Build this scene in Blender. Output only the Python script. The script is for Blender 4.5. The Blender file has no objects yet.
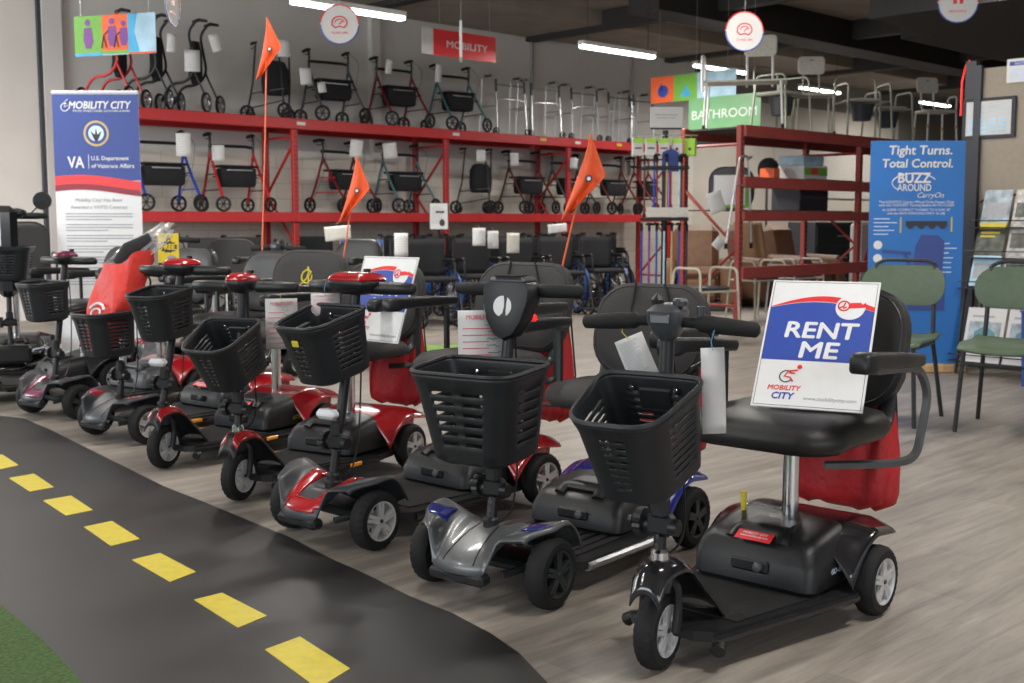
import bpy, bmesh, math, random
from mathutils import Vector, Matrix
random.seed(7)
SC = bpy.context.scene
COL = SC.collection
R = math.radians
# ------------------------------------------------------------------ camera, light, exposure
CAMH = 1.1; FPX = 1150.0; PITCH = math.atan(119.5/1150)
cam = bpy.data.cameras.new('camera'); camo = bpy.data.objects.new('camera', cam); COL.objects.link(camo)
camo.location = (0, 0, CAMH); camo.rotation_euler = (math.pi/2-PITCH, 0, 0)
cam.sensor_width = 36; cam.lens = 36*FPX/1024; cam.clip_start = .05; cam.clip_end = 200
cam.dof.use_dof = True; cam.dof.focus_distance = 3.3; cam.dof.aperture_fstop = 6.5
SC.camera = camo
SC.view_settings.view_transform = 'Standard'; SC.view_settings.look = 'None'
SC.view_settings.gamma = 1; SC.view_settings.use_curve_mapping = False
SC.view_settings.exposure = 0.58
wd = bpy.data.worlds.new('world'); SC.world = wd; wd.use_nodes = True
nt = wd.node_tree; bg = nt.nodes['Background']
tc = nt.nodes.new('ShaderNodeTexCoord'); sx = nt.nodes.new('ShaderNodeSeparateXYZ'); cr = nt.nodes.new('ShaderNodeValToRGB')
mr = nt.nodes.new('ShaderNodeMapRange'); mr.inputs[1].default_value = -1; mr.inputs[2].default_value = 1
nt.links.new(tc.outputs['Generated'], sx.inputs[0]); nt.links.new(sx.outputs[2], mr.inputs[0]); nt.links.new(mr.outputs[0], cr.inputs[0])
cr.color_ramp.elements[0].position = .45; cr.color_ramp.elements[0].color = (.10, .10, .10, 1)
cr.color_ramp.elements[1].position = .56; cr.color_ramp.elements[1].color = (.78, .88, 1.0, 1)
nt.links.new(cr.outputs[0], bg.inputs[0]); bg.inputs[1].default_value = 0.42

def area(name, loc, target, sx_, sy_, power, col=(1, 1, 1)):
    l = bpy.data.lights.new(name, 'AREA'); l.shape = 'RECTANGLE'; l.size = sx_; l.size_y = sy_; l.energy = power; l.color = col
    o = bpy.data.objects.new(name, l); COL.objects.link(o); o.location = loc
    o.rotation_euler = (Vector(target)-Vector(loc)).to_track_quat('-Z', 'Y').to_euler(); return o
# unseen fill lights added as assumed daylight, left of and behind the camera
area('added_fill_light', (-6.5, -1.0, 2.1), (0, 5, .6), 5.0, 2.4, 150, (.93, .97, 1))  # added area light
area('added_wall_fill', (-7.5, 7.5, 2.0), (-2, 12.5, 1.6), 3.0, 2.4, 170, (.95, .98, 1))  # added to brighten the left wall; there is no window
area('added_fill_light', (2.5, -4.5, 2.3), (0.5, 5, .8), 6.0, 2.2, 115, (.95, .98, 1))  # added fill from behind the camera, with no opening modelled

# ------------------------------------------------------------------ shop frame: s runs along the racks, D away from the camera
AL = math.atan2(.690, .724); U = Vector((math.cos(AL), math.sin(AL), 0)); N = Vector((-math.sin(AL), math.cos(AL), 0))
def W(s, D, z=0): return U*s + N*D + Vector((0, 0, z))
def ray(px, py):
    a = (px-512)/FPX; b = (py-341.5)/FPX; c = math.cos(PITCH); q = math.sin(PITCH)
    return Vector((a, c-b*q, -q-b*c))
def rk(px, py, D):
    r = ray(px, py); t = D/r.dot(N); p = r*t; return p.dot(U), p.z+CAMH
def atY(px, py, Y):
    r = ray(px, py); p = r*(Y/r.y); return Vector((p.x, p.y, p.z+CAMH))

# ------------------------------------------------------------------ materials
def mat(name, col, rough=.5, metal=0, var=.08, scale=30, bump=0, bscale=200, emit=0, alpha=None, coat=0, spec=None, trans=0):
    m = bpy.data.materials.new(name); m.use_nodes = True; t = m.node_tree; b = t.nodes['Principled BSDF']
    co = t.nodes.new('ShaderNodeTexCoord'); no = t.nodes.new('ShaderNodeTexNoise'); no.inputs['Scale'].default_value = scale; no.inputs['Detail'].default_value = 4
    t.links.new(co.outputs['Object'], no.inputs['Vector'])
    rp = t.nodes.new('ShaderNodeValToRGB'); rp.color_ramp.elements[0].position = .3; rp.color_ramp.elements[1].position = .7
    c0 = [max(0, c*(1-var)) for c in col[:3]]+[1]; c1 = [min(1, c*(1+var)) for c in col[:3]]+[1]
    rp.color_ramp.elements[0].color = c0; rp.color_ramp.elements[1].color = c1
    t.links.new(no.outputs['Fac'], rp.inputs[0]); t.links.new(rp.outputs[0], b.inputs['Base Color'])
    m2 = t.nodes.new('ShaderNodeMapRange'); m2.inputs[3].default_value = max(.02, rough-.06); m2.inputs[4].default_value = min(1, rough+.06)
    t.links.new(no.outputs['Fac'], m2.inputs[0]); t.links.new(m2.outputs[0], b.inputs['Roughness'])
    b.inputs['Metallic'].default_value = metal
    if spec is not None: b.inputs['Specular IOR Level'].default_value = spec
    if coat: b.inputs['Coat Weight'].default_value = coat; b.inputs['Coat Roughness'].default_value = .08
    if bump:
        n2 = t.nodes.new('ShaderNodeTexNoise'); n2.inputs['Scale'].default_value = bscale; t.links.new(co.outputs['Object'], n2.inputs['Vector'])
        bp = t.nodes.new('ShaderNodeBump'); bp.inputs['Strength'].default_value = bump; bp.inputs['Distance'].default_value = .01
        t.links.new(n2.outputs['Fac'], bp.inputs['Height']); t.links.new(bp.outputs[0], b.inputs['Normal'])
    if emit:
        b.inputs['Emission Color'].default_value = list(col[:3])+[1]; b.inputs['Emission Strength'].default_value = emit
    if alpha is not None: b.inputs['Alpha'].default_value = alpha
    if trans: b.inputs['Transmission Weight'].default_value = trans
    return m
M = {}
def defm(k, *a, **kw): M[k] = mat(k, *a, **kw)
defm('black_plastic', (.013, .0135, .015), .40, spec=.38, bump=.08, bscale=600)
defm('black_gloss', (.012, .012, .014), .16, coat=.6, var=.03)
defm('basket', (.014, .0155, .018), .46, spec=.40, bump=.1, bscale=700)
defm('grey_plastic', (.042, .045, .052), .42)
defm('rubber', (.012, .012, .0125), .7, spec=.3, bump=.2, bscale=250)
defm('vinyl', (.016, .0155, .0155), .42, spec=.4, bump=.12, bscale=350)
defm('fabric_grey', (.036, .034, .034), .8, bump=.2, bscale=500)
defm('fabric_black', (.012, .012, .014), .85, bump=.2, bscale=400)
defm('silver', (.55, .56, .58), .32, metal=.9)
defm('wheel_silver', (.66, .66, .67), .36, metal=.45)
defm('chrome', (.75, .76, .78), .15, metal=1, var=.03)
defm('aluminium', (.62, .63, .63), .35, metal=.85)
defm('white_tube', (.72, .72, .70), .4)
defm('gunmetal', (.115, .12, .125), .40, metal=.4, coat=.25)
defm('red_gloss', (.36, .007, .012), .2, coat=.7, var=.05)
defm('red_cloth', (.42, .014, .018), .6, bump=.4, bscale=40, var=.15, scale=12)
defm('red_bag', (.70, .045, .035), .6, bump=.3, bscale=40)
defm('blue_gloss', (.008, .02, .20), .2, coat=.7)
defm('burgundy', (.16, .02, .06), .28, coat=.5)
defm('amber', (.95, .36, .02), .3)
defm('red_rack', (.50, .026, .028), .42, var=.06, scale=6)
defm('red_rack_old', (.34, .055, .045), .5, var=.1, scale=6)
defm('shelf_dark', (.05, .045, .045), .7)
defm('paper', (.62, .61, .60), .7, var=.02)
defm('white', (.72, .72, .72), .5, var=.02)
defm('sign_blue', (.035, .075, .36), .4, var=.02)
defm('sign_navy', (.035, .065, .26), .45, var=.04)
defm('sign_red', (.72, .035, .04), .4, var=.03)
defm('sign_green', (.17, .38, .18), .35, var=.1, scale=4)
defm('sign_lime', (.18, .44, .06), .4)
defm('sign_orange', (.82, .14, .04), .4)
defm('sign_cyan', (.08, .42, .70), .35, var=.2, scale=6)
defm('sign_sky', (.42, .62, .75), .3, var=.2, scale=6)
defm('purple', (.20, .05, .28), .5)
defm('poster_blue', (.020, .16, .50), .45, var=.06, scale=3)
defm('ink', (.03, .03, .04), .6)
defm('ink_grey', (.35, .36, .39), .6)
defm('ink_pale', (.55, .68, .85), .6)
defm('flag_orange', (.80, .10, .02), .5)
defm('rod_orange', (.85, .16, .06), .4)
defm('green_seat', (.085, .125, .075), .45, bump=.1)
defm('dark_metal', (.035, .04, .042), .4, metal=.4)
defm('yellow_tag', (.80, .58, .01), .5)
defm('yellow', (.62, .50, .04), .5)
defm('teal', (.10, .24, .27), .35, metal=.3)
defm('bronze', (.16, .045, .03), .35, metal=.3)
defm('maroon', (.22, .015, .025), .35, metal=.2)
defm('roll_red', (.62, .025, .03), .3, coat=.3)
defm('roll_blue', (.015, .05, .40), .3, coat=.3)
defm('tube_black', (.02, .02, .022), .4, metal=.3)
defm('rim_blue', (.015, .10, .42), .35, metal=.3)
defm('tan_tube', (.48, .46, .36), .45)
defm('sage_tube', (.36, .38, .30), .4, metal=.3)
defm('cream_plastic', (.66, .62, .54), .5)
defm('leather', (.17, .085, .045), .55, bump=.2, bscale=60, var=.15, scale=10)
defm('tan_cloth', (.36, .22, .12), .7)
defm('lime_box', (.36, .66, .05), .5)
defm('card', (.60, .57, .52), .7)
defm('wood', (.52, .34, .16), .6, var=.2)
defm('beige_panel', (.36, .31, .25), .85, var=.05, bump=.3, bscale=300)
defm('post_dark', (.04, .042, .05), .5)
defm('lamp_case', (.7, .7, .7), .5)
defm('light', (1.0, .97, .92), .4, emit=9, var=0)
defm('led_red', (.85, .02, .02), .4, emit=.6, var=0)
defm('turf2', (.16, .30, .05), .85, var=.3, scale=60)
defm('clear_plastic', (.75, .76, .78), .15, trans=.6, alpha=.45, bump=1, bscale=25)
defm('lens_white', (.8, .82, .85), .15, coat=.5)
defm('teal_panel', (.01, .10, .11), .5)
defm('denim', (.03, .07, .28), .7)
defm('mag_a', (.30, .36, .40), .4, var=.6, scale=14)
defm('mag_b', (.40, .38, .36), .4, var=.6, scale=18)
defm('mag_c', (.06, .07, .05), .4, var=.9, scale=20)
defm('gold', (.55, .40, .12), .4)
defm('string', (.10, .32, .48), .6)

# ------------------------------------------------------------------ mesh builder
class MB:
    def __init__(s, T=None): s.v = []; s.f = []; s.fm = []; s.cm = None; s.T = T or Matrix.Identity(4)
    def m(s, k): s.cm = k; return s                      # following faces use this material (surface pattern)
    def add(s, vs, fs, T=None):
        n = len(s.v); TT = s.T @ T if T is not None else s.T
        s.v += [tuple(TT @ Vector(v)) for v in vs]; s.f += [tuple(i+n for i in f) for f in fs]; s.fm += [s.cm]*len(fs); return s
    def box(s, c, d, b=0.0, T=None):
        hx, hy, hz = d[0]/2, d[1]/2, d[2]/2; cx, cy, cz = c
        b = min(b, hx*.95, hy*.95, hz*.95)
        if b <= 0:
            vs = [(cx+i*hx, cy+j*hy, cz+k*hz) for i in (-1, 1) for j in (-1, 1) for k in (-1, 1)]
            return s.add(vs, [(0, 1, 3, 2), (4, 6, 7, 5), (0, 4, 5, 1), (2, 3, 7, 6), (0, 2, 6, 4), (1, 5, 7, 3)], T)
        vs = []; ix = {}
        for i in (-1, 1):
            for j in (-1, 1):
                for k in (-1, 1):
                    for a, (x, y, z) in enumerate(((hx, hy-b, hz-b), (hx-b, hy, hz-b), (hx-b, hy-b, hz))):
                        ix[(i, j, k, a)] = len(vs); vs.append((cx+i*x, cy+j*y, cz+k*z))
        fs = []
        for i in (-1, 1):
            q = [ix[(i, j, k, 0)] for j, k in ((-1, -1), (1, -1), (1, 1), (-1, 1))]; fs.append(q if i > 0 else q[::-1])
            q = [ix[(j, i, k, 1)] for j, k in ((-1, -1), (-1, 1), (1, 1), (1, -1))]; fs.append(q if i > 0 else q[::-1])
            q = [ix[(j, k, i, 2)] for j, k in ((-1, -1), (1, -1), (1, 1), (-1, 1))]; fs.append(q if i > 0 else q[::-1])
        for i in (-1, 1):
            for j in (-1, 1):
                fs.append([ix[(i, j, -1, 0)], ix[(i, j, -1, 1)], ix[(i, j, 1, 1)], ix[(i, j, 1, 0)]])
                fs.append([ix[(i, -1, j, 0)], ix[(i, -1, j, 2)], ix[(i, 1, j, 2)], ix[(i, 1, j, 0)]])
                fs.append([ix[(-1, i, j, 1)], ix[(-1, i, j, 2)], ix[(1, i, j, 2)], ix[(1, i, j, 1)]])
                for k in (-1, 1): fs.append([ix[(i, j, k, 0)], ix[(i, j, k, 1)], ix[(i, j, k, 2)]])
        return s.add(vs, fs, T)
    def tube(s, pts, r, seg=8, closed=False, T=None, flat=1.0, up=None):
        pts = [Vector(p) for p in pts]; n = len(pts); rs = r if isinstance(r, (list, tuple)) else [r]*n
        vs = []; fs = []; prev = None
        for i, p in enumerate(pts):
            if closed: t = (pts[(i+1) % n]-pts[i-1])
            else: t = pts[min(i+1, n-1)]-pts[max(i-1, 0)]
            if t.length < 1e-9: t = Vector((0, 0, 1))
            t.normalize()
            if prev is None:
                a = Vector(up) if up else (Vector((0, 0, 1)) if abs(t.z) < .9 else Vector((1, 0, 0)))
                u = (a - t*a.dot(t)).normalized()
            else:
                u = prev - t*prev.dot(t); u = u.normalized() if u.length > 1e-6 else prev
            prev = u; w = t.cross(u)
            for k in range(seg):
                an = 2*math.pi*(k+.5)/seg; vs.append(p + (u*math.cos(an) + w*math.sin(an)*flat)*rs[i])
        for i in range(n if closed else n-1):
            j = (i+1) % n
            for k in range(seg):
                k2 = (k+1) % seg; fs.append((i*seg+k, i*seg+k2, j*seg+k2, j*seg+k))
        if not closed: fs.append(tuple(range(seg))[::-1]); fs.append(tuple((n-1)*seg+k for k in range(seg)))
        return s.add(vs, fs, T)
    def lathe(s, prof, seg=24, T=None, closed=False):   # profile (r, h) about local Z
        vs = []; fs = []; m = len(prof)
        for k in range(seg):
            a = 2*math.pi*k/seg
            for r, h in prof: vs.append((r*math.cos(a), r*math.sin(a), h))
        for k in range(seg):
            k2 = (k+1) % seg
            for i in range(m if closed else m-1):
                j = (i+1) % m; fs.append((k*m+i, k2*m+i, k2*m+j, k*m+j))
        if not closed:
            if prof[0][0] > 1e-6: fs.append(tuple(k*m for k in range(seg))[::-1])
            if prof[-1][0] > 1e-6: fs.append(tuple(k*m+m-1 for k in range(seg)))
        return s.add(vs, fs, T)
    def cyl(s, p, q, r, seg=12): return s.tube([p, q], r, seg)
    def loft(s, loops, T=None, cap=True):
        n = len(loops[0]); vs = [v for l in loops for v in l]; fs = []
        for i in range(len(loops)-1):
            for k in range(n):
                k2 = (k+1) % n; fs.append((i*n+k, i*n+k2, (i+1)*n+k2, (i+1)*n+k))
        if cap: fs.append(tuple(range(n))[::-1]); fs.append(tuple((len(loops)-1)*n+k for k in range(n)))
        return s.add(vs, fs, T)
    def prism(s, poly, h0, h1, T=None):                  # poly in XY, extruded along Z
        return s.loft([[(x, y, h0) for x, y in poly], [(x, y, h1) for x, y in poly]], T)
    def grid(s, fn, nu, nv, T=None):
        vs = [fn(i/nu, j/nv) for i in range(nu+1) for j in range(nv+1)]; fs = []
        for i in range(nu):
            for j in range(nv):
                a = i*(nv+1)+j; fs.append((a, a+nv+1, a+nv+2, a+1))
        return s.add(vs, fs, T)
    def build(s, name, m, parent=None, smooth=35, solid=0, sub=0, wire=None):
        me = bpy.data.meshes.new(name); me.from_pydata(s.v, [], s.f); me.update()
        bm = bmesh.new(); bm.from_mesh(me); bmesh.ops.recalc_face_normals(bm, faces=bm.faces); bm.to_mesh(me); bm.free()
        me.materials.append(M[m] if isinstance(m, str) else m)
        ks = [k for k in dict.fromkeys(s.fm) if k]
        for k in ks: me.materials.append(M[k])
        if ks: me.polygons.foreach_set('material_index', [ks.index(k)+1 if k else 0 for k in s.fm])
        if smooth:
            me.polygons.foreach_set('use_smooth', [True]*len(me.polygons)); me.set_sharp_from_angle(angle=R(smooth))
        o = bpy.data.objects.new(name, me); COL.objects.link(o)
        if solid: q = o.modifiers.new('thick', 'SOLIDIFY'); q.thickness = solid; q.offset = 0
        if sub: q = o.modifiers.new('sub', 'SUBSURF'); q.levels = sub; q.render_levels = sub
        if parent is not None: o.parent = parent
        return o
def rr(w, h, r, n=4, z=0, cx=0, cy=0):                   # rounded rectangle loop in XY
    r = min(r, w/2-1e-4, h/2-1e-4); out = []
    for (sx_, sy_, a0) in ((1, 1, 0), (-1, 1, 90), (-1, -1, 180), (1, -1, 270)):
        for k in range(n+1):
            a = R(a0+90*k/n); out.append((cx+sx_*(w/2-r)+r*math.cos(a), cy+sy_*(h/2-r)+r*math.sin(a), z))
    return out
def rpath(pts, rad, n=4):                                # polyline with rounded corners
    pts = [Vector(p) for p in pts]; out = [pts[0]]
    for i in range(1, len(pts)-1):
        a = (pts[i-1]-pts[i]); b = (pts[i+1]-pts[i]); q = min(rad, a.length*.48, b.length*.48)
        p0 = pts[i]+a.normalized()*q; p1 = pts[i]+b.normalized()*q
        for k in range(n+1):
            t = k/n; out.append(p0*(1-t)**2+pts[i]*2*t*(1-t)+p1*t*t)
    out.append(pts[-1]); return out
def Tm(loc=(0, 0, 0), rz=0, ry=0, rx=0):
    return Matrix.Translation(loc) @ Matrix.Rotation(rz, 4, 'Z') @ Matrix.Rotation(ry, 4, 'Y') @ Matrix.Rotation(rx, 4, 'X')
def thing(name, label, cat, loc=(0, 0, 0), rz=0, group=None):
    o = bpy.data.objects.new(name, None); o.empty_display_size = .1; COL.objects.link(o); o.location = loc; o.rotation_euler = (0, 0, rz)
    o['label'] = label; o['category'] = cat
    if group: o['group'] = group
    return o
def tag(o, label, cat, group=None, kind=None):
    o['label'] = label; o['category'] = cat
    if group: o['group'] = group
    if kind: o['kind'] = kind
    return o
def struct(o): o['kind'] = 'structure'; return o
def dup(root, loc, rz, label, group=None):
    r = root.copy(); COL.objects.link(r); r.location = loc; r.rotation_euler = (0, 0, rz); r['label'] = label
    if group: r['group'] = group
    for ch in list(root.children):
        c = ch.copy(); COL.objects.link(c); c.parent = r
        for g in list(ch.children):
            d = g.copy(); COL.objects.link(d); d.parent = c
    return r
# a panel frame: origin, right vector, up vector -> matrix whose XY is the sign plane, Z its outward normal
def PM(org, right, up=(0, 0, 1)):
    r = Vector(right).normalized(); u = Vector(up).normalized(); n = r.cross(u).normalized(); u = n.cross(r)
    m = Matrix.Identity(4)
    for i in range(3): m[i][0] = r[i]; m[i][1] = u[i]; m[i][2] = n[i]; m[i][3] = org[i]
    return m
def text(body, w, x, y, m, parent, P, name='lettering', lift=.002, h=None, align='CENTER', bold=0, shear=0, size=None, spacing=1.0):
    cu = bpy.data.curves.new(name, 'FONT'); cu.body = body; cu.size = 1; cu.offset = 0; cu.shear = shear; cu.extrude = .004
    cu.align_x = 'LEFT'; cu.resolution_u = 3; cu.space_character = spacing
    to = bpy.data.objects.new(name, cu); COL.objects.link(to)
    dg = bpy.context.evaluated_depsgraph_get(); me = bpy.data.meshes.new_from_object(to.evaluated_get(dg))
    bpy.data.objects.remove(to, do_unlink=True); bpy.data.curves.remove(cu)
    xs = [v.co.x for v in me.vertices]; ys = [v.co.y for v in me.vertices]; x0, x1, y0, y1 = min(xs), max(xs), min(ys), max(ys)
    sx_ = (w/(x1-x0)) if w else size; sy_ = (h/(y1-y0)) if h else (sx_ if not size else size)
    ox = {'CENTER': (x0+x1)/2, 'LEFT': x0, 'RIGHT': x1}[align]
    if bold > 0:                                         # heavier strokes: the same outlines set slightly apart in one mesh
        bm = bmesh.new(); bm.from_mesh(me); g0 = list(bm.verts)+list(bm.edges)+list(bm.faces)
        for dx, dy in ((1, 0), (-1, 0), (0, 1), (0, -1)):
            r_ = bmesh.ops.duplicate(bm, geom=g0); bmesh.ops.translate(bm, verts=[e for e in r_['geom'] if isinstance(e, bmesh.types.BMVert)], vec=(dx*bold, dy*bold, .0008*(dx+2*dy)))
        bm.to_mesh(me); bm.free()
    for v in me.vertices: v.co = P @ Vector(((v.co.x-ox)*sx_+x, (v.co.y-(y0+y1)/2)*sy_+y, lift+v.co.z*.1))
    me.materials.append(M[m]); o = bpy.data.objects.new(name, me); COL.objects.link(o)
    if parent is not None: o.parent = parent
    return o
def flat(name, polys, m, parent, P, lift=.001, th=.0006):
    b = MB(P)
    for pl in polys: b.prism(pl, lift, lift+th)
    return b.build(name, m, parent, smooth=0)
def rect(x0, y0, x1, y1): return [(x0, y0), (x1, y0), (x1, y1), (x0, y1)]
def disc(cx, cy, r, n=28, ry=None): return [(cx+r*math.cos(2*math.pi*k/n), cy+(ry or r)*math.sin(2*math.pi*k/n)) for k in range(n)]
def strokes(name, lines, r, m, parent, P, lift=.002):
    b = MB(P)
    for l in lines: b.tube([(x, y, lift) for x, y in l], r, 6)
    return b.build(name, m, parent)
# ------------------------------------------------------------------ the setting
def G(px, py, z=0):
    r = ray(px, py); t = (z-CAMH)/r.z; return (r.x*t, r.y*t)
def floor_mat():
    m = bpy.data.materials.new('plank_floor'); m.use_nodes = True; t = m.node_tree; b = t.nodes['Principled BSDF']; L = t.links
    co = t.nodes.new('ShaderNodeTexCoord'); mp = t.nodes.new('ShaderNodeMapping'); mp.inputs['Rotation'].default_value = (0, 0, -AL)
    L.new(co.outputs['Object'], mp.inputs[0])
    br = t.nodes.new('ShaderNodeTexBrick'); br.inputs['Scale'].default_value = 1; br.inputs['Brick Width'].default_value = 1.22; br.inputs['Row Height'].default_value = .18
    br.inputs['Mortar Size'].default_value = .0012; br.inputs['Mortar Smooth'].default_value = .3; br.offset = .37
    br.inputs['Color1'].default_value = (.345, .305, .265, 1); br.inputs['Color2'].default_value = (.27, .24, .208, 1); br.inputs['Mortar'].default_value = (.24, .21, .185, 1)
    L.new(mp.outputs[0], br.inputs[0])
    mp2 = t.nodes.new('ShaderNodeMapping'); mp2.inputs['Scale'].default_value = (1.2, 11, 1); L.new(mp.outputs[0], mp2.inputs[0])
    n1 = t.nodes.new('ShaderNodeTexNoise'); n1.inputs['Scale'].default_value = 1.6; n1.inputs['Detail'].default_value = 9; n1.inputs['Roughness'].default_value = .66; L.new(mp2.outputs[0], n1.inputs[0])
    n1.inputs['Distortion'].default_value = .6
    r1 = t.nodes.new('ShaderNodeValToRGB'); r1.color_ramp.elements[0].position = .3; r1.color_ramp.elements[1].position = .72
    r1.color_ramp.elements[0].color = (.56, .56, .56, 1); r1.color_ramp.elements[1].color = (1.30, 1.29, 1.28, 1); L.new(n1.outputs['Fac'], r1.inputs[0])
    mx = t.nodes.new('ShaderNodeMixRGB'); mx.blend_type = 'MULTIPLY'; mx.inputs[0].default_value = 1; L.new(br.outputs['Color'], mx.inputs[1]); L.new(r1.outputs[0], mx.inputs[2])
    L.new(mx.outputs[0], b.inputs['Base Color']); b.inputs['Roughness'].default_value = .42
    r2 = t.nodes.new('ShaderNodeMapRange'); r2.inputs[3].default_value = .36; r2.inputs[4].default_value = .52; L.new(n1.outputs['Fac'], r2.inputs[0]); L.new(r2.outputs[0], b.inputs['Roughness'])
    bp = t.nodes.new('ShaderNodeBump'); bp.inputs['Strength'].default_value = .06; bp.inputs['Distance'].default_value = .01; L.new(n1.outputs['Fac'], bp.inputs['Height']); L.new(bp.outputs[0], b.inputs['Normal'])
    return m
b = MB(); b.box((6, 12, -.03), (50, 50, .06)); struct(b.build('floor', floor_mat(), smooth=0))
M['road'] = mat('road_mat', (.022, .021, .021), .42, var=.25, scale=3, bump=.12, bscale=400)
M['turf'] = mat('turf_mat', (.10, .19, .05), .85, var=.35, scale=90, bump=1.0, bscale=500)
edge = [(-9, 6.9), (-4.2, 6.62), (-2.919, 6.477), (-2.74, 6.376), (-2.456, 6.033), (-2.123, 5.594), (-1.784, 5.148), (-1.452, 4.711), (-1.208, 4.436), (-.987, 4.176), (-.777, 3.932),
        (-.606, 3.691), (-.442, 3.488), (-.301, 3.295), (-.169, 3.148), (-.054, 2.982), (.018, 2.846), (.084, 2.659), (.12, 2.3), (.10, 1.6), (0, .6), (-.2, -1)]
b = MB(); b.prism(edge+[(-9, -1)], 0, .003); tag(b.build('road_mat', 'road', smooth=0), 'wide dark vinyl road mat laid on the plank floor in front of the scooters', 'floor mat')
g = [G(0, 607), G(40, 640), G(80, 683)]
b = MB(); b.prism([(-9, 10*0+g[0][1]+7.6*1.12), (g[0][0], g[0][1]), (g[1][0], g[1][1]), (g[2][0], g[2][1]), (-.3, 1.5), (.1, -1), (-9, -1)][:0] or
    [(g[0][0]-2.0, g[0][1]+2.35), g[0], g[1], g[2], (-.55, 1.9), (-.3, .6), (-4, .6), (-4, 5.4)], .003, .009)
tag(b.build('turf_mat', 'turf', smooth=0), 'green artificial turf at the lower left corner of the picture', 'turf')
dashes = [((265, 651), (300, 638), (350, 670), (318, 690)), ((194, 601), (222, 594), (267, 617), (238, 629)), ((132, 561), (160, 554), (196, 573), (170, 583)),
          ((84, 528), (112, 522), (140, 540), (111, 547)), ((43, 501.5), (71, 496.5), (93, 511), (66, 516.5)), ((9, 479), (34, 474.5), (54, 488), (30, 492.5)), ((-19, 458), (2.5, 455.5), (18.7, 466), (-4, 471))]
ord_ = ['nearest and largest of the row', 'second from the bottom of the picture', 'third from the bottom of the picture',
        'fourth from the bottom, middle of the row', 'third from the far end of the row', 'second from the far end of the row', 'farthest of the row, cut by the left edge']
for q, w in zip(dashes, ord_):
    b = MB(); b.prism([G(*p) for p in q][::-1], .003, .0045)
    tag(b.build('road_dash', 'yellow', smooth=0), 'yellow dash on the road mat, '+w, 'road marking', 'yellow dashes along the road mat')

def wall_mat(name, c, groove=0):
    m = mat(name, c, .7, var=.04, scale=2, bump=.05, bscale=150)
    if groove:
        t = m.node_tree; bs = t.nodes['Principled BSDF']; co = t.nodes.new('ShaderNodeTexCoord'); mp = t.nodes.new('ShaderNodeMapping'); mp.inputs['Rotation'].default_value = (0, 0, -AL)
        mp2 = t.nodes.new('ShaderNodeMapping'); mp2.inputs['Rotation'].default_value = (R(90), 0, 0)
        t.links.new(co.outputs['Object'], mp.inputs[0]); t.links.new(mp.outputs[0], mp2.inputs[0])
        br = t.nodes.new('ShaderNodeTexBrick'); br.inputs['Scale'].default_value = 1; br.inputs['Brick Width'].default_value = .4; br.inputs['Row Height'].default_value = .2; br.inputs['Mortar Size'].default_value = .005
        br.inputs['Color1'].default_value = list(c)+[1]; br.inputs['Color2'].default_value = [x*.96 for x in c]+[1]; br.inputs['Mortar'].default_value = [x*.72 for x in c]+[1]
        t.links.new(mp2.outputs[0], br.inputs[0]); t.links.new(br.outputs[0], bs.inputs['Base Color'])
    return m
WB = 13.05
M['wall'] = wall_mat('wall_paint', (.66, .64, .61)); M['wallblock'] = wall_mat('wall_block', (.72, .68, .60), 1); M['wallleft'] = wall_mat('wall_paint_left', (.74, .70, .655))
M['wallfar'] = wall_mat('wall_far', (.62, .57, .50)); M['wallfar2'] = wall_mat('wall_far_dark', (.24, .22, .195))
def wallbox(name, s0, s1, D0, D1, z0, z1, m):
    b = MB(Matrix.Rotation(AL, 4, 'Z')); b.box(((s0+s1)/2, (D0+D1)/2, (z0+z1)/2), (s1-s0, D1-D0, z1-z0)); return struct(b.build(name, m, smooth=0))
wallbox('wall_back', 5.2, 17.0, WB, WB+.15, 0, 1.95, 'wallblock')
wallbox('wall_back_upper', 5.2, 17.0, WB, WB+.15, 1.95, 4.15, 'wall').name = 'wall_back.001'
wallbox('wall_left', -6, 5.2, WB-.0, WB+.15, 0, 5.2, 'wallleft')
wallbox('trim_1', 5.16, 5.2, WB-.06, WB+.0, 0, 5.0, 'post_dark')
wallbox('trim_2', 5.2, 5.42, WB-.08, WB+.0, 0, 4.15, 'wall')
wallbox('trim_3', 9.70, 9.84, WB-.10, WB+.0, 1.95, 4.15, 'wall')
wallbox('wall_lower', 17.0, 17.9, WB, WB+.15, 0, 2.5, 'wallfar').name = 'wall_back.006'
wallbox('wall_teal', 17.0, 17.9, WB, WB+.15, 2.5, 4.15, 'teal_panel').name = 'wall_back.002'
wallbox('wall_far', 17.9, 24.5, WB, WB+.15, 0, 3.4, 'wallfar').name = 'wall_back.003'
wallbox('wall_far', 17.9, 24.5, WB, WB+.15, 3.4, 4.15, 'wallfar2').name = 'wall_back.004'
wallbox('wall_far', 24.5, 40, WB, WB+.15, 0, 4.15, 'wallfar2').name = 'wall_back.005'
wallbox('wall_right', 30, 30.15, -8, WB, 0, 4.15, 'wallfar2')
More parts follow.
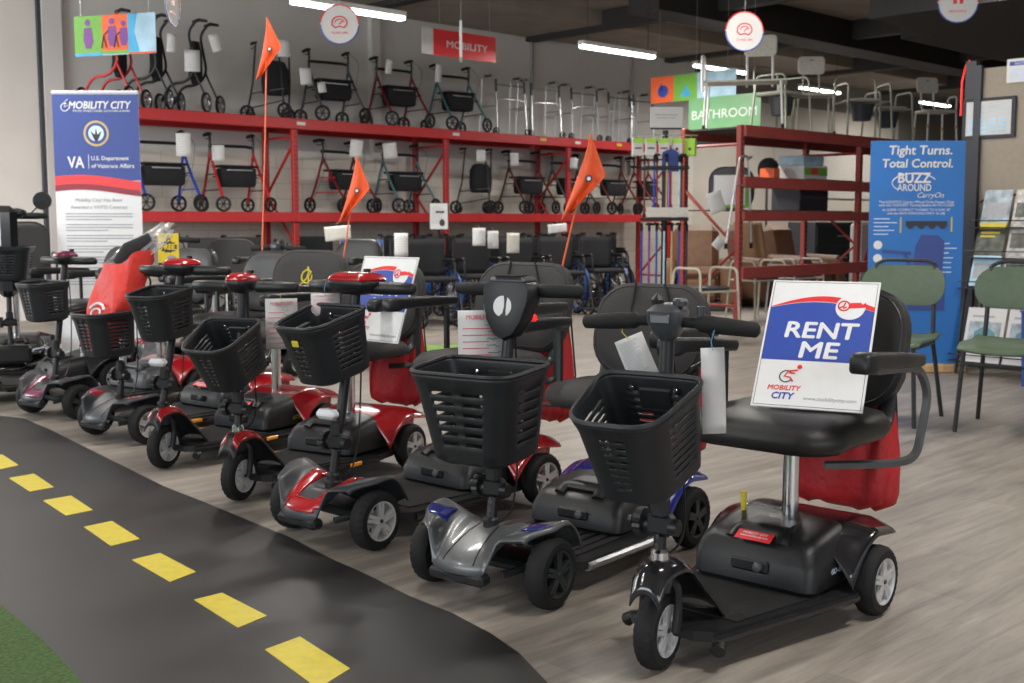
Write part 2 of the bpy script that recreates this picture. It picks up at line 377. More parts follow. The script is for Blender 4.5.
# open black ceiling
M['ceil'] = mat('ceiling_deck', (.30, .26, .225), .85, var=.15, scale=2); M['ceil_dark'] = mat('ceiling_black', (.035, .033, .032), .7)
wallbox('ceiling', -8, 30, -9, WB, 4.15, 4.25, 'ceil')
for k, s in enumerate([6.2, 9.4, 12.8, 16.2, 19.8, 23.6]):
    wallbox('ceiling_beam', s-.09, s+.09, -4, WB-.02, 3.88, 4.15, 'ceil_dark').name = 'trim_%d' % (4+k)
wallbox('ceiling_duct', 13.5, 30, 6.2, 7.2, 3.35, 4.15, 'ceil_dark').name = 'trim_10'
wallbox('ceiling_duct', 11.5, 30, 9.4, 9.9, 3.75, 4.15, 'ceil_dark').name = 'trim_11'
wallbox('ceiling_soffit', 10.6, 13.0, 2.0, 6.0, 3.1, 4.15, 'ceil_dark').name = 'trim_12'
wallbox('ceiling_soffit', 8.6, 30, WB-1.6, WB-.02, 3.95, 4.15, 'ceil').name = 'trim_13'
wallbox('conduit', 12.82, 12.86, WB-.05, WB-.01, 1.9, 4.15, 'aluminium').name = 'trim_14'
wallbox('conduit', 15.2, 15.24, WB-.05, WB-.01, 1.9, 4.15, 'aluminium').name = 'trim_15'

# ------------------------------------------------------------------ hanging strip lamps
def strip_lamp(s, D, z, label, energy=55, L=1.22, along=True, wires=True):
    t = thing('strip_lamp', label, 'ceiling lamp', W(s, D, z), AL if along else AL+math.pi/2, 'hanging strip lamps')
    b = MB(); b.box((0, 0, .035), (L+.02, .10, .05), .008); b.build('lamp_housing', 'lamp_case', t)
    b = MB(); b.box((0, 0, -.006), (L, .085, .03), .01); b.build('diffuser', 'light', t)
    if wires:
        for x in (-L*.42, L*.42):
            b = MB(); b.cyl((x, 0, .06), (x, 0, 4.12-z), .004, 6); b.build('hanger', 'dark_metal', t)
    l = bpy.data.lights.new('lamp_light', 'AREA'); l.shape = 'RECTANGLE'; l.size = L; l.size_y = .1; l.energy = energy; l.color = (1, .96, .9)
    lo = bpy.data.objects.new('lamp_light', l); COL.objects.link(lo); lo.location = (0, 0, -.03); lo.parent = t
    return t
strip_lamp(6.27, 8.7, 3.0, 'lit strip lamp hanging above the black and red walking frames at upper left centre')
strip_lamp(9.94, 8.7, 3.0, 'lit strip lamp hanging above the row of bare metal walkers')
strip_lamp(13.9, 10.2, 3.3, 'small distant lit lamp seen behind the transfer bench on the right rack')
strip_lamp(17.7, 10.9, 3.35, 'distant lit lamp seen right of the shower chair with two back posts', 50)
strip_lamp(22.7, 11.3, 3.49, 'far lit lamp seen under the seat of the shower chair by the beige partition', 50, wires=False)
for s, D in ((2.6, 8.7), (2.6, 4.6), (6.27, 4.6), (-1, 4.6), (6.27, .6), (2.6, .6), (10.5, 4.4)):  # extra lamps out of view, added to light the room
    strip_lamp(s, D, 3.3, 'unseen strip lamp added for light, hanging from the shop ceiling out of the frame', 38)

# ------------------------------------------------------------------ pallet racks
def rack(label, s0, n, bay, D, dep, levels, top, m, zup, deck=True, skipback=()):
    t = thing('pallet_rack', label, 'rack', W(s0, D, 0), AL)
    for i in range(n+1):
        for j in (0, 1):
            b = MB(); y = j*dep; x = i*bay
            b.box((x, y, zup/2), (.075, .06, zup), .006); b.m('shelf_dark'); z = .1
            while z < zup-.05:
                b.box((x-.016, y-.031, z), (.014, .003, .028)); b.box((x+.016, y-.031, z), (.014, .003, .028)); z += .055
            b.build('upright', m, t, smooth=0)
        zz = .2; f = 0; pp = [(i*bay, dep-.02, zz)]
        while zz < zup-.7:
            zz += .62; f = 1-f; pp.append((i*bay, .02 if f else dep-.02, zz))
        b = MB(); b.tube(pp, .02, 6); b.build('brace', m, t)
        for zz in (.2, zup-.2): b = MB(); b.tube([(i*bay, .0, zz), (i*bay, dep, zz)], .018, 6); b.build('brace', m, t)
    for (z, h) in levels:
        for i in range(n):
            for j in (0, 1):
                if j == 1 and z in skipback: continue
                b = MB(); y = -.045 if j == 0 else dep+.045
                b.box((i*bay+bay/2, y, z-h/2), (bay-.004 if False else bay-.002, .045, h), .006)
                b.build('beam', m, t, smooth=0)
            if deck and z in deck:
                b = MB(); b.box((i*bay+bay/2, dep/2, z-.02), (bay-.08, dep, .02)); b.build('shelf_board', 'shelf_dark', t, smooth=0)
    return t
TOPZ, MIDZ = 2.36, 1.22
lr = rack('long red steel pallet rack along the back wall holding walking aids', 5.49, 4, 2.44, 12.2, .66, [(TOPZ, .13), (MIDZ, .12)], 0, 'red_rack', TOPZ-.02, (TOPZ, MIDZ))
for (sx_, z, c) in ((7.99, TOPZ-.06, 'white'), (10.5, TOPZ-.06, 'white'), (12.95, TOPZ-.06, 'white'), (12.2, TOPZ-.05, 'yellow'), (13.9, TOPZ-.05, 'yellow')):
    b = MB(); b.box((sx_-5.49, -.07, z), (.12, .003, .04)); b.build('beam_label', c, lr, smooth=0)
RZ = 2.12
rrk = rack('faded red steel rack at right carrying shower chairs on its top', 10.25, 2, 2.44, 7.25, .74, [(RZ, .12), (1.58, .12), (1.22, .11), (.62, .13)], 0, 'red_rack_old', RZ-.0, (RZ,), skipback=(1.58, 1.22, .62))
# ------------------------------------------------------------------ mobility scooters
# local frame: +X towards the seat (rear), +Y the side away from the camera, Z up; the front axle is at the origin
def tire_mb(r, w, T, seg=56):
    b = MB(T); vs = []; prof = [(.60, -.42), (.72, -.50), (.88, -.47), (.97, -.33), (1.0, -.12), (1.0, .12), (.97, .33), (.88, .47), (.72, .50), (.60, .42)]
    m = len(prof); fs = []
    for k in range(seg):
        a = 2*math.pi*k/seg
        for i, (q, h) in enumerate(prof):
            lug = 1.0 if (k % 2 == 0) or i in (0, 1, 8, 9) else .965
            if i in (4, 5): lug = 1.0 if (k+i) % 2 else .975
            vs.append((r*q*lug*math.cos(a), r*q*lug*math.sin(a), w*h))
    for k in range(seg):
        k2 = (k+1) % seg
        for i in range(m): j = (i+1) % m; fs.append((k*m+i, k2*m+i, k2*m+j, k*m+j))
    return b.add(vs, fs)
def wheel(parent, name, c, r, w, rim, rz=0, spokes=5, tiremat='rubber'):
    T = Tm(c, rz) @ Matrix.Rotation(R(90), 4, 'X')
    ti = tire_mb(r, w, T).build(name, tiremat, parent, smooth=30)
    b = MB(T)
    b.lathe([(r*.60, -w*.44), (r*.655, -w*.50), (r*.65, -w*.3), (r*.60, 0), (r*.65, w*.3), (r*.655, w*.50), (r*.60, w*.44), (r*.55, w*.2), (r*.55, -w*.2)], 32, closed=True)
    b.lathe([(0, -w*.46), (r*.15, -w*.46), (r*.2, -w*.38), (r*.2, w*.38), (r*.15, w*.46), (0, w*.46)], 20)
    for k in range(spokes):
        a = 2*math.pi*k/spokes+.3
        S = Matrix.Rotation(a, 4, 'Z')
        for sg in (-1, 1):
            b.prism([(r*.12, r*.11*1.0), (r*.12, -r*.11), (r*.6, -r*.13), (r*.6, -r*.02), (r*.3, 0), (r*.6, r*.02), (r*.6, r*.13)], sg*w*.28, sg*w*.46, S)
    b.build('rim', rim, ti)
    b = MB(T); b.lathe([(0, -w*.52), (r*.05, -w*.52), (r*.07, -w*.46), (r*.07, w*.46), (r*.05, w*.52), (0, w*.52)], 12); b.build('hub_cap', 'dark_metal', ti)
    return ti

def basket(parent, T, w, d, h, taper=.78, front=.8, chev=False, badge=None, rim=.012, solid=.005):
    # T: origin at the back centre of the rim, -X forward, Z up
    nb, ns = 8, 10; rad = min(w, d)*.22
    def loop(f):                                            # plan outline at scale f (1 at the rim)
        W2 = w/2*(taper+(1-taper)*f); D2 = d*(.86+.14*f); Wf = W2*front; pts = []
        cor = [((0, -W2), 'b'), ((-D2, -Wf), 'f'), ((-D2, Wf), 'f'), ((0, W2), 'b')]
        P = [Vector((0, -W2, 0)), Vector((-D2, -Wf, 0)), Vector((-D2, Wf, 0)), Vector((0, W2, 0))]
        rp = rpath_closed(P, [rad*.8, rad*1.2, rad*1.2, rad*.8], 5)
        return rp
    def rpath_closed(P, rads, n):
        out = []; cnt = len(P)
        for i in range(cnt):
            a = P[i-1]-P[i]; b_ = P[(i+1) % cnt]-P[i]; q = min(rads[i], a.length*.45, b_.length*.45)
            p0 = P[i]+a.normalized()*q; p1 = P[i]+b_.normalized()*q
            out.append([p0*(1-k/n)**2+P[i]*2*(k/n)*(1-k/n)+p1*(k/n)**2 for k in range(n+1)])
        res = []; flag = []
        for i in range(cnt):
            res += out[i]; flag += [0]*(n)
            nx = out[(i+1) % cnt][0]; st = out[i][-1]
            if i == 0 or i == 2: frac = [(.06, 1), (.94, 0)]; kind = 2   # sides
            elif i == 1: frac = [(.04, 1), (.42, 0), (.58, 1), (.96, 0)]; kind = 1
            else: frac = [(.15, 1), (.42, 0), (.58, 1), (.85, 0)]; kind = 3
            flag.append(0)
            for fr, on in frac: res.append(st.lerp(nx, fr)); flag.append(kind if on else 0)
        return res, flag
    zs = [0, -.022, -.03]; rows = [0, 0]
    nsl = 8 if not chev else 6; z0, z1 = -.18*h, -.84*h
    zs = [0, -rim, z0]; slot = [False, False]
    for k in range(nsl):
        a = z0+(z1-z0)*k/nsl; zs += [a+(z1-z0)/nsl*.42, a+(z1-z0)/nsl]; slot += [True, False]
    zs += [-h*.95, -h]; slot += [False, False]
    b = MB(T); vs = []; fs = []
    loops = []; flag = None
    for i, z in enumerate(zs):
        f = 1+z/h; pts, flag = loop(f)
        if i == 0 or i == 1: pts = [p*1.0+Vector((p.x+d/2, p.y, 0)).normalized()*.006 for p in pts]
        if i == len(zs)-1: pts = [p+Vector((-(p.x+d/2), -p.y, 0)).normalized()*.02 for p in pts]
        sh = []
        for p, fl_ in zip(pts, flag):
            q = Vector((p.x, p.y, z))
            sh.append(q)
        loops.append(sh)
    n = len(loops[0]); vs = [p for l in loops for p in l]
    for i in range(len(zs)-1):
        for k in range(n):
            if slot[i] and flag[k]: continue
            k2 = (k+1) % n; fs.append((i*n+k, i*n+k2, (i+1)*n+k2, (i+1)*n+k))
    fs.append(tuple((len(zs)-1)*n+k for k in range(n)))
    b.add(vs, fs)
    o = b.build('basket', 'basket', parent, smooth=45, solid=solid)
    b = MB(T); l = [p+Vector((0, 0, .002)) for p in loops[0]]; b.tube(l, .0065, 6, closed=True); b.build('basket_rim', 'basket', o)
    if badge:
        b = MB(T); fx = -(d*(.86+.14*.78))-.006; b.box((fx, 0, -h*.24), (.004, .03, .022), .0015); b.build('badge', badge, o)
    for y in (-w*.22, w*.22):
        b = MB(T); b.lathe([(0, 0), (.008, 0), (.007, .003), (0, .005)], 10, Tm((-.006, y, -h*.14), 0, R(-90))); b.build('screw', 'chrome', o)
    return o

def rlseat(parent, x, z, w=.46, d=.42, h=.075, m='vinyl', name='seat'):
    b = MB(Tm((x, 0, z)))
    L = []
    for (ins, zz) in ((.06, 0), (.015, .008), (0, .03), (.002, h*.6), (.018, h*.86), (.05, h*.98), (.10, h), (.16, h-.002)):
        l = rr(d-2*ins, w-2*ins, .11-ins*.4 if ins < .1 else .06, 5)
        L.append([(p[0], p[1], zz-(.012 if p[0] < -d*.3 else 0)*min(1, abs(p[0])/d*2)) for p in l])
    b.loft(L); o = b.build(name, m, parent, smooth=60)
    return o
def rlback(parent, x, z, w=.45, h=.36, t=.07, tilt=14, m='vinyl', strap=False, logo=None):
    # bottom centre at (x, 0, z), leaning back
    T = Tm((x, 0, z), 0, R(tilt)); b = MB(T); L = []
    for (ins, tt) in ((.07, -.5), (.02, -.46), (0, -.25), (0, .2), (.03, .45), (.08, .5)):
        l = rr(w-2*ins, h-2*ins, .13-ins*.5, 6, 0, 0, h/2)
        L.append([(tt*t + .09*(p[0]/w)**2*-1.0 + (.012 if p[1] > h*.7 else 0)*0, p[0], p[1]) for p in l])
    b.loft(L); o = b.build('backrest', m, parent, smooth=60)
    b = MB(T); l = rr(w-.03, h-.03, .115, 6, 0, 0, h/2)
    b.tube([(-.24*t*1.6 - .09*(p[0]/w)**2, p[0]*1.0, p[1]) for p in l], .004, 5, closed=True); b.build('piping', m, o)
    if strap:
        for s0, s1 in (((-w*.1, h*.99), (-w*.28, h*.45)), ((w*.16, h*.99), (w*.18, h*.5))):
            b = MB(T); b.tube([(-t*.54-.09*((s0[0]*(1-k/5)+s1[0]*k/5)/w)**2, s0[0]*(1-k/5)+s1[0]*k/5, s0[1]*(1-k/5)+s1[1]*k/5) for k in range(6)], .0045, 5); b.build('strap', 'fabric_black', o)
    if logo:
        P = T @ PM((-t*.56, 0, h*.62), (0, -1, 0)); c = logo
        strokes('logo', [[(.035*math.cos(a/10*6.0+.6)+.0, .035*math.sin(a/10*6.0+.6)) for a in range(11)], [(-.045, -.05), (-.0, -.01), (.012, .03), (.0, .05)], [(.02, -.045), (.01, .0), (.03, .03)]], .005, c, o, P)
    return o

def armrest(parent, x0, x1, z, y, seatz, name='armrest', drop=.02, loop=True, m='black_plastic'):
    sg = 1 if y > 0 else -1
    b = MB(Tm((x0, y, z), 0, math.atan2(drop, x1-x0))); L = x1-x0
    secs = []
    for (q, hh, ww, dz) in ((0, .034, .045, -.004), (.010, .052, .058, -.002), (.05, .056, .062, 0), (.075, .046, .060, .003), (L*.6, .042, .056, .003), (L-.02, .036, .048, 0), (L, .02, .03, 0)):
        secs.append([(q, p[0], p[1]+dz) for p in rr(ww, hh, .011, 3)])
    b.loft(secs); o = b.build(name, m, parent, smooth=50)
    b = MB()
    if loop:
        pts = rpath([(x0+.10, y, z-.03), (x1-.02, y+sg*.005, z-drop-.02), (x1+.03, y+sg*.015, z-.12), (x1-.03, y+sg*.01, seatz-.045), (x1-.10, y*.9, seatz-.055), (x1-.24, y*.45, seatz-.055)], .07, 5)
    else:
        pts = [(x1-.06, y, z-.03), (x1-.06, y, seatz+.02)] if False else rpath([(x1-.06, y, z-.03), (x1-.06, y, seatz-.03), (x1-.12, y*.6, seatz-.035)], .04, 3)
    b.tube(pts, .0125, 4 if loop else 4, up=(0, 1, 0)); b.build('armrest_frame', 'gunmetal' if loop else 'dark_metal', parent, smooth=50)
    return o

def cloth_bag(parent, x, z, w=.34, h=.30, d=.10, y=0, m='red_cloth', tilt=0, name='bag', top=.8):
    def f(u, v):
        a = u*2*math.pi; q = v
        ww = w*(top+(1-top)*min(1, q*1.6))*(.5+.0*q); dd = d*(.35+.65*math.sin(min(1, q*1.15)*math.pi*.62))*.5
        if q > .86: k = 1-(q-.86)/.14; k = math.sqrt(max(0, 1-(1-k)**2))*.35+.65; ww *= k; dd *= k if q < 1 else .3
        rip = .010*math.sin(a*7+q*3)+.006*math.sin(a*13+q*9)
        c, s_ = math.cos(a), math.sin(a); e = .55
        return (dd*math.copysign(abs(c)**e, c)+rip*abs(c), ww*math.copysign(abs(s_)**e, s_)+rip*.4, -h*q+.006*math.sin(a*5))
    b = MB(Tm((x, y, z), 0, R(tilt))); b.grid(f, 64, 14); return b.build(name, m, parent, smooth=80)

def tiller(parent, T, z0, z1, lean, opt, colr=.018, joint_z=.37, postmat='black_plastic', lamp=False):
    # lower post with adjuster knob, upper column, cables
    def at(z): return Vector((lean*(z-z0)/(z1-z0), 0, z))
    b = MB(T)
    b.lathe([(0, z0-.03), (.030, z0-.03), (.030, z0-.012), (.024, z0-.005), (.024, z0+.012), (.018, z0+.02), (0, z0+.02)], 16)
    b.build('steering_collar', 'chrome' if opt.get('chrome_collar') else 'black_plastic', parent)
    b = MB(T); b.tube([at(z0), at(joint_z-.03)], .016, 10)
    b.m('shelf_dark')
    for k in range(3): b.box(tuple(at(z0+.03+.022*k)+Vector((-.016, 0, 0))), (.004, .009, .011))
    b.build('lower_post', postmat, parent)
    jx = at(joint_z)
    b = MB(T)
    b.box(tuple(jx), (.042, .07, .055), .01); b.box(tuple(jx+Vector((-.005, 0, .045))), (.038, .045, .06), .01)
    b.cyl(jx+Vector((0, -.048, -.005)), jx+Vector((0, .042, -.005)), .021, 14); b.build('fold_joint', 'black_plastic', parent)
    b = MB(T); r0 = .036
    b.prism([((r0 if k % 2 else r0*.9)*math.cos(2*math.pi*k/28), (r0 if k % 2 else r0*.9)*math.sin(2*math.pi*k/28)) for k in range(28)], 0, .02, Tm(tuple(jx+Vector((-.0, .062, -.0))), 0, 0, R(90)))
    b.lathe([(0, .019), (.014, .019), (.012, .03), (0, .032)], 12, Tm(tuple(jx+Vector((0, .055, 0))), 0, 0, R(-90)))
    b.build('fold_knob', opt.get('knobmat', 'black_plastic'), parent)
    b = MB(T); b.tube([at(joint_z+.05), at(z1)], colr, 12)
    b.build('tiller_column', opt.get('colmat', postmat), parent)
    b = MB(T); p = at(joint_z+.25)
    b.tube(rpath([at(z1-.05)+Vector((.02, 0, 0)), p+Vector((.055, -.02, 0)), jx+Vector((.07, -.035, .0)), at(z0+.02)+Vector((.06, -.03, 0)), at(z0)+Vector((.03, -.0, -.01))], .12, 6), .0032, 6)
    b.build('cable', 'black_plastic', parent)
    if lamp:
        b = MB(T); b.box((jx.x-.035, .012, joint_z+.10), (.05, .085, .034), .013); b.build('headlamp', 'lens_white', parent)
    return at

def grips(parent, T, zc, xc, half, droop=.02, r=.017, fwd=0, inner=.075, m='rubber', loopy=False):
    for sg in (-1, 1):
        b = MB(T)
        pts = rpath([(xc, sg*inner*.3, zc), (xc, sg*inner, zc), (xc+fwd*.5, sg*(half*.55), zc-droop*.3), (xc+fwd, sg*half, zc-droop)], .05, 4)
        n = len(pts); rs = [r*.62 if i < n*.3 else r*(1.0 if i < n-1 else .85) for i in range(n)]
        end = pts[-1]+(pts[-1]-pts[-2]).normalized()*.006
        b.tube(pts+[end], rs+[r*.5], 12); b.build('handlebar_grip', m, parent, smooth=50)

def console_delta(root, T, x, z, topmat='grey_plastic'):
    b = MB(T); L = []
    for (q, w, d, cx) in ((-.055, .03, .035, .0), (-.035, .06, .06, -.002), (-.005, .085, .085, -.003), (.022, .084, .095, 0), (.036, .06, .075, .006), (.040, .03, .04, .01)):
        L.append(rr(d, w, .02, 4, z+q, x+cx, 0))
    b.loft(L); c = b.build('control_console', topmat, root, smooth=50)
    b = MB(T); b.lathe([(0, 0), (.018, 0), (.019, .012), (.015, .018), (0, .019)], 14, Tm((x+.0, -.032, z+.034))); b.build('speed_dial', 'grey_plastic', c)
    b = MB(T); b.lathe([(0, 0), (.014, 0), (.016, .012), (.009, .02), (.004, .026), (0, .03)], 12, Tm((x-.005, .026, z+.036))); b.build('key_switch', 'black_plastic', c)
    b = MB(T); b.box((x-.048, 0, z+.004), (.006, .05, .022), .004); b.build('badge', 'gunmetal', c)
    b = MB(T); b.tube(rpath([(x+.02, -.05, z-.01), (x+.05, -.10, z-.035), (x+.06, -.09, z-.09), (x+.03, -.05, z-.12)], .03), .005, 6); b.build('brake_lever', 'black_plastic', root)
    b = MB(T); b.tube([(x-.0, -.085, z+.0), (x-.0, -.085, z+.035)], [.008, .011], 10); b.build('horn_button', 'grey_plastic', c)
    return c
def console_shield(root, T, x, z):
    pl = [(u*1.12, v) for u, v in [(0, -.125), (.03, -.112), (.055, -.07), (.072, -.01), (.074, .03), (.06, .048), (-.06, .048), (-.074, .03), (-.072, -.01), (-.055, -.07), (-.03, -.112)]]
    b = MB(T); L = []
    for (sc, xx) in ((.55, -.04), (.93, -.034), (1.0, -.02), (1.0, .02), (.85, .055), (.5, .062)):
        L.append([(x+xx+ (q[1]*.12), q[0]*sc, z+(q[1]-.0)*(sc if q[1] < 0 else 1)) for q in pl])
    b.loft(L); c = b.build('control_console', 'black_plastic', root, smooth=50)
    b = MB(T); b.box((x+.015, 0, z+.052), (.085, .125, .022), .009); b.build('control_panel', 'grey_plastic', c)
    b = MB(T); b.box((x-.0, 0, z+.066), (.05, .09, .004), .002); b.build('display', 'black_gloss', c)
    P = T @ PM((x-.0445, 0, z-.022), (0, -1, 0), (.12, 0, 1))
    dsc = disc(0, 0, .031); l = [p for p in dsc if p[0] < -.004]; r_ = [p for p in dsc if p[0] > .007]
    pl1 = [(-.004+.010*math.sin(k/8*3.14), .030-.056*k/8) for k in range(9)]
    left = [(.031*math.cos(R(a)), .031*math.sin(R(a))) for a in range(85, 262, 12)]+[(.002, -.02), (.006, 0), (.005, .02)]
    right = [(.031*math.cos(R(a)), .031*math.sin(R(a))) for a in range(-62, 66, 12)]+[(.014, .01), (.013, -.012)]
    flat('maker_emblem', [left, right], 'white', c, P, .0015, .002)
    b = MB(T); b.box((x+.04, -.055, z-.06), (.02, .022, .022), .006); b.build('horn_button', 'led_red', c)
    return c
def console_red(root, T, x, z, top='red_gloss', w=.15):
    b = MB(T); L = []
    for (q, s_) in ((-.042, .5), (-.03, .82), (-.008, 1), (.004, 1), (.008, .96)): L.append(rr(.13*s_, w*s_, .035*s_, 5, z+q, x, 0))
    b.loft(L); c = b.build('control_console', 'black_plastic', root, smooth=50)
    b = MB(T); L = []
    for (q, s_) in ((.006, .98), (.012, 1.02), (.024, .9), (.034, .66), (.037, .4)): L.append(rr(.13*s_, w*s_, .035*s_, 5, z+q, x-.012*(1-s_), 0))
    b.loft(L); b.build('console_cover', top, c, smooth=50)
    b = MB(T); b.lathe([(0, 0), (.013, 0), (.014, .012), (0, .014)], 12, Tm((x+.03, -.02, z+.034))); b.build('speed_dial', 'black_plastic', c)
    return c

def cowl4(root, body, accent, style, w=.238):
    def S(u, v, off=0):
        a = abs(u); k_ = max(0, min(1, v/.42)); y = u*w*(.80+.20*k_*k_*(3-2*k_)); e = max(0, (a-.45)/.55)
        # v: 0 front lip, 1 rear edge
        x = -.175+.085*a**2+v*(.36-.12*e-.02*a)
        top = .225+.026*e
        q_ = max(0, min(1, (a-.44)/.26)); lip = .105+.105*q_*q_*(3-2*q_)
        prof = math.sin(min(1, v*1.25)*math.pi*.5)**.62 if v < .8 else 1
        z = lip+(top-lip)*prof
        if v > .5: z -= ((v-.5)/.5)**(1+2.2*e)*(.115-.025*e)
        z += .018*math.exp(-((a-.42)/.12)**2)*(1-v)*v*3
        z -= .022*math.exp(-(a/.10)**2)*0
        if style == 'v': z -= .04*math.exp(-(a/.22)**4)*max(0, min(1, (v-.28)*5))*max(0, min(1, (1-v)*4))
        if a > .96: z -= .012
        return Vector((x-(off*.5 if v < .3 else 0), y, z+off))
    b = MB(); b.grid(lambda i, j: S(i*2-1, j), 40, 20); c = b.build('front_cowl', body, root, smooth=60, solid=.006)
    def patch(name, m, fn, nu=10, nv=6, off=.0045):
        q = MB(); q.grid(lambda i, j: S(*fn(i, j), off), nu, nv); q.build(name, m, c, smooth=60, solid=.002)
    if accent:
        if style == 'v':
            for sg in (-1, 1):
                patch('accent_panel', accent, lambda i, j: (sg*(.22+.25*i+.04*j), .06+.58*j), 6, 12)
            patch('accent_panel', accent, lambda i, j: (-.40+.80*i, .03+.13*j), 10, 4)
        else:
            for sg in (-1, 1):
                patch('accent_panel', accent, lambda i, j: (sg*(.55+.36*i+.04*j), .30+.22*j-.12*i), 8, 5)
    if style == 's':
        for sg in (-1, 1):
            q = MB(); q.tube([S(sg*(.13+.16*(1-k/10)**2), .04+.6*k/10, .002) for k in range(11)], .003, 5); q.build('seam', 'black_plastic', c)
    # bumper and axle
    b = MB(); b.box((-.148, 0, .094), (.05, .20, .034), .01); b.build('bumper', 'black_plastic', root)
    b = MB(); b.cyl((0, -.2, .10), (0, .2, .10), .014, 8); b.build('axle', 'dark_metal', root)
    for sg in (-1, 1):
        b = MB(); b.cyl((-.09, sg*.11, .10), (.04, sg*.16, .115), .011, 8); b.build('steering_arm', 'dark_metal', root)
    return c

def cowl3(root, T, body, accent, r=.1):
    # narrow fender over the single wheel, flaring into a shroud behind it
    def S(u, v, off=0):
        a = abs(u)
        x = -.085+v*.30
        hw = .038+.028*min(1, v*2.2)+.07*max(0, v-.55)/.45
        top = .250+.03*math.sin(min(1, v*1.6)*math.pi)-(.0 if v < .55 else .13*((v-.55)/.45)**1.2)
        z = top-(.032+.07*max(0, v-.4))*a**2.6*(1 if v < .6 else 1+1.2*(v-.6))
        z -= max(0, .12-v)*.35
        return Vector((x, u*hw, max(z, .07)+off))
    b = MB(T); b.grid(lambda i, j: S(i*2-1, j), 18, 24); c = b.build('front_fender', body, root, smooth=60, solid=.005)
    if accent:
        for sg in (-1, 1):
            q = MB(T); q.grid(lambda i, j: S(sg*(.34+.62*i), .06+.5*j, .004), 6, 14); q.build('accent_panel', accent, c, smooth=60, solid=.002)
    # fork
    for sg in (-1, 1):
        b = MB(T); b.tube(rpath([(0, sg*.02, .235), (.01, sg*.044, .215), (.012, sg*.047, .16), (0, sg*.045, r)], .02), [.012]*12 if False else .0115, 8); b.build('fork', 'black_plastic', root)
    b = MB(T); b.lathe([(0, .20), (.035, .20), (.04, .225), (.032, .26), (0, .265)], 16); b.build('fork_crown', body, root)
    return c

def rear_cowl(root, wb, body, w=.243, side=None, three=False):
    def S(u, v, off=0):
        a = abs(u); e = max(0, (a-.62)/.38)
        x = wb-.16+v*(.32-.05*e)
        k = math.sin(min(1, v*1.6)*math.pi*.5)
        z = (.235+.03*math.sin(v*math.pi))*(1-e) + e*(.115+.118*k**.8-.03*max(0, v-.6))
        if v > .8 and a < .62: z -= (v-.8)*.5
        z -= .006*max(0, (a-.93)/.07)
        return Vector((x, u*w, z+off))
    b = MB(); b.grid(lambda i, j: S(i*2-1, j), 32, 18); c = b.build('rear_cowl', body, root, smooth=60, solid=.006)
    for sg in (-1, 1):
        b = MB(); b.grid(lambda i, j: Vector((wb-.16+.31*i, sg*.155, .09+(S(.58, i).z-.085-.007)*j)), 12, 2)
        b.build('fender_side', side or body, c, smooth=0, solid=.006)
    b = MB(); b.box((wb+.03, 0, .14), (.27, .28, .13), .02); b.build('motor_housing', 'black_plastic', root)
    b = MB(); b.cyl((wb, -.2, .10), (wb, .2, .10), .014, 8); b.build('axle', 'dark_metal', root)
    for sg in (-1, 1):
        b = MB(); b.cyl((wb+.16, sg*.09, .12), (wb+.22, sg*.09, .035), .01, 8); b.lathe([(0, -.01), (.02, -.01), (.02, .01), (0, .01)], 14, Tm((wb+.22, sg*.09, .028), 0, 0, R(90))); b.build('anti_tip_wheel', 'rubber', root)
    return c

def battery(root, x0, x1, w, z0, z1, m='black_plastic', sticker=None, lock=True, word=None, wcol='ink_pale', handle=True, slope=.16):
    b = MB(); xm = (x0+x1)/2; d = x1-x0; L = []
    h = z1-z0
    for (ins, t, sh) in ((.012, 0, 0), (0, .10, 0), (0, .60, .004), (.004, .68, .006), (.014, .86, .010), (.028, .97, .014), (.05, 1.0, .02), (.10, 1.01, .02)):
        l = rr(d-2*ins, w-2*ins, .035, 4, z0+h*t, xm+sh, 0); L.append([(p[0], p[1], p[2]+(slope*(p[0]-xm) if t > .5 else 0)) for p in l])
    b.loft(L); c = b.build('battery_pack', m, root, smooth=40)
    if handle:
        b = MB(); secs = []
        hx = x0+.07
        b.tube(rpath([(hx-.035, -.075, z0+h*.80), (hx+.0, -.07, z1-.002), (hx+.0, .07, z1-.002), (hx-.035, .075, z0+h*.80)], .035, 5), .013, 8, flat=1.6, up=(0, 0, 1))
        b.build('carry_handle', m, c)
        b = MB(); b.box((hx+.065, 0, z1-.006), (.10, .16, .03), .013); b.build('handle_housing', m, c)
    if lock:
        b = MB(); b.box((x0-.001, 0, z0+h*.42), (.014, .115, .036), .0069); b.build('charger_port', m, c)
        b = MB(); b.lathe([(0, 0), (.014, 0), (.012, .008), (0, .01)], 14, Tm((x0-.008, -.03, z0+h*.42), 0, R(-90))); b.build('lock', 'gunmetal', c)
    if sticker:
        P = PM((x0+.030, 0, z0+h*.86), (0, -1, 0), (.80, 0, .45))
        flat('sticker', [rect(-.055, -.018, .055, .018)], 'sign_red', c, P, .010, .001)
        text('MOBILITY CITY', .075, 0, .008, 'white', c, P, 'sticker_lettering', lift=.0115)
        text('www.mobilitycity.com', .085, 0, -.004, 'white', c, P, 'sticker_lettering', lift=.0115)
    if word:
        P = PM((x1-.11, -w/2, z0+h*.35), (1, 0, 0))
        text(word, .075, 0, 0, wcol, c, P, 'model_lettering', lift=.001, bold=.01, shear=.2)
    return c

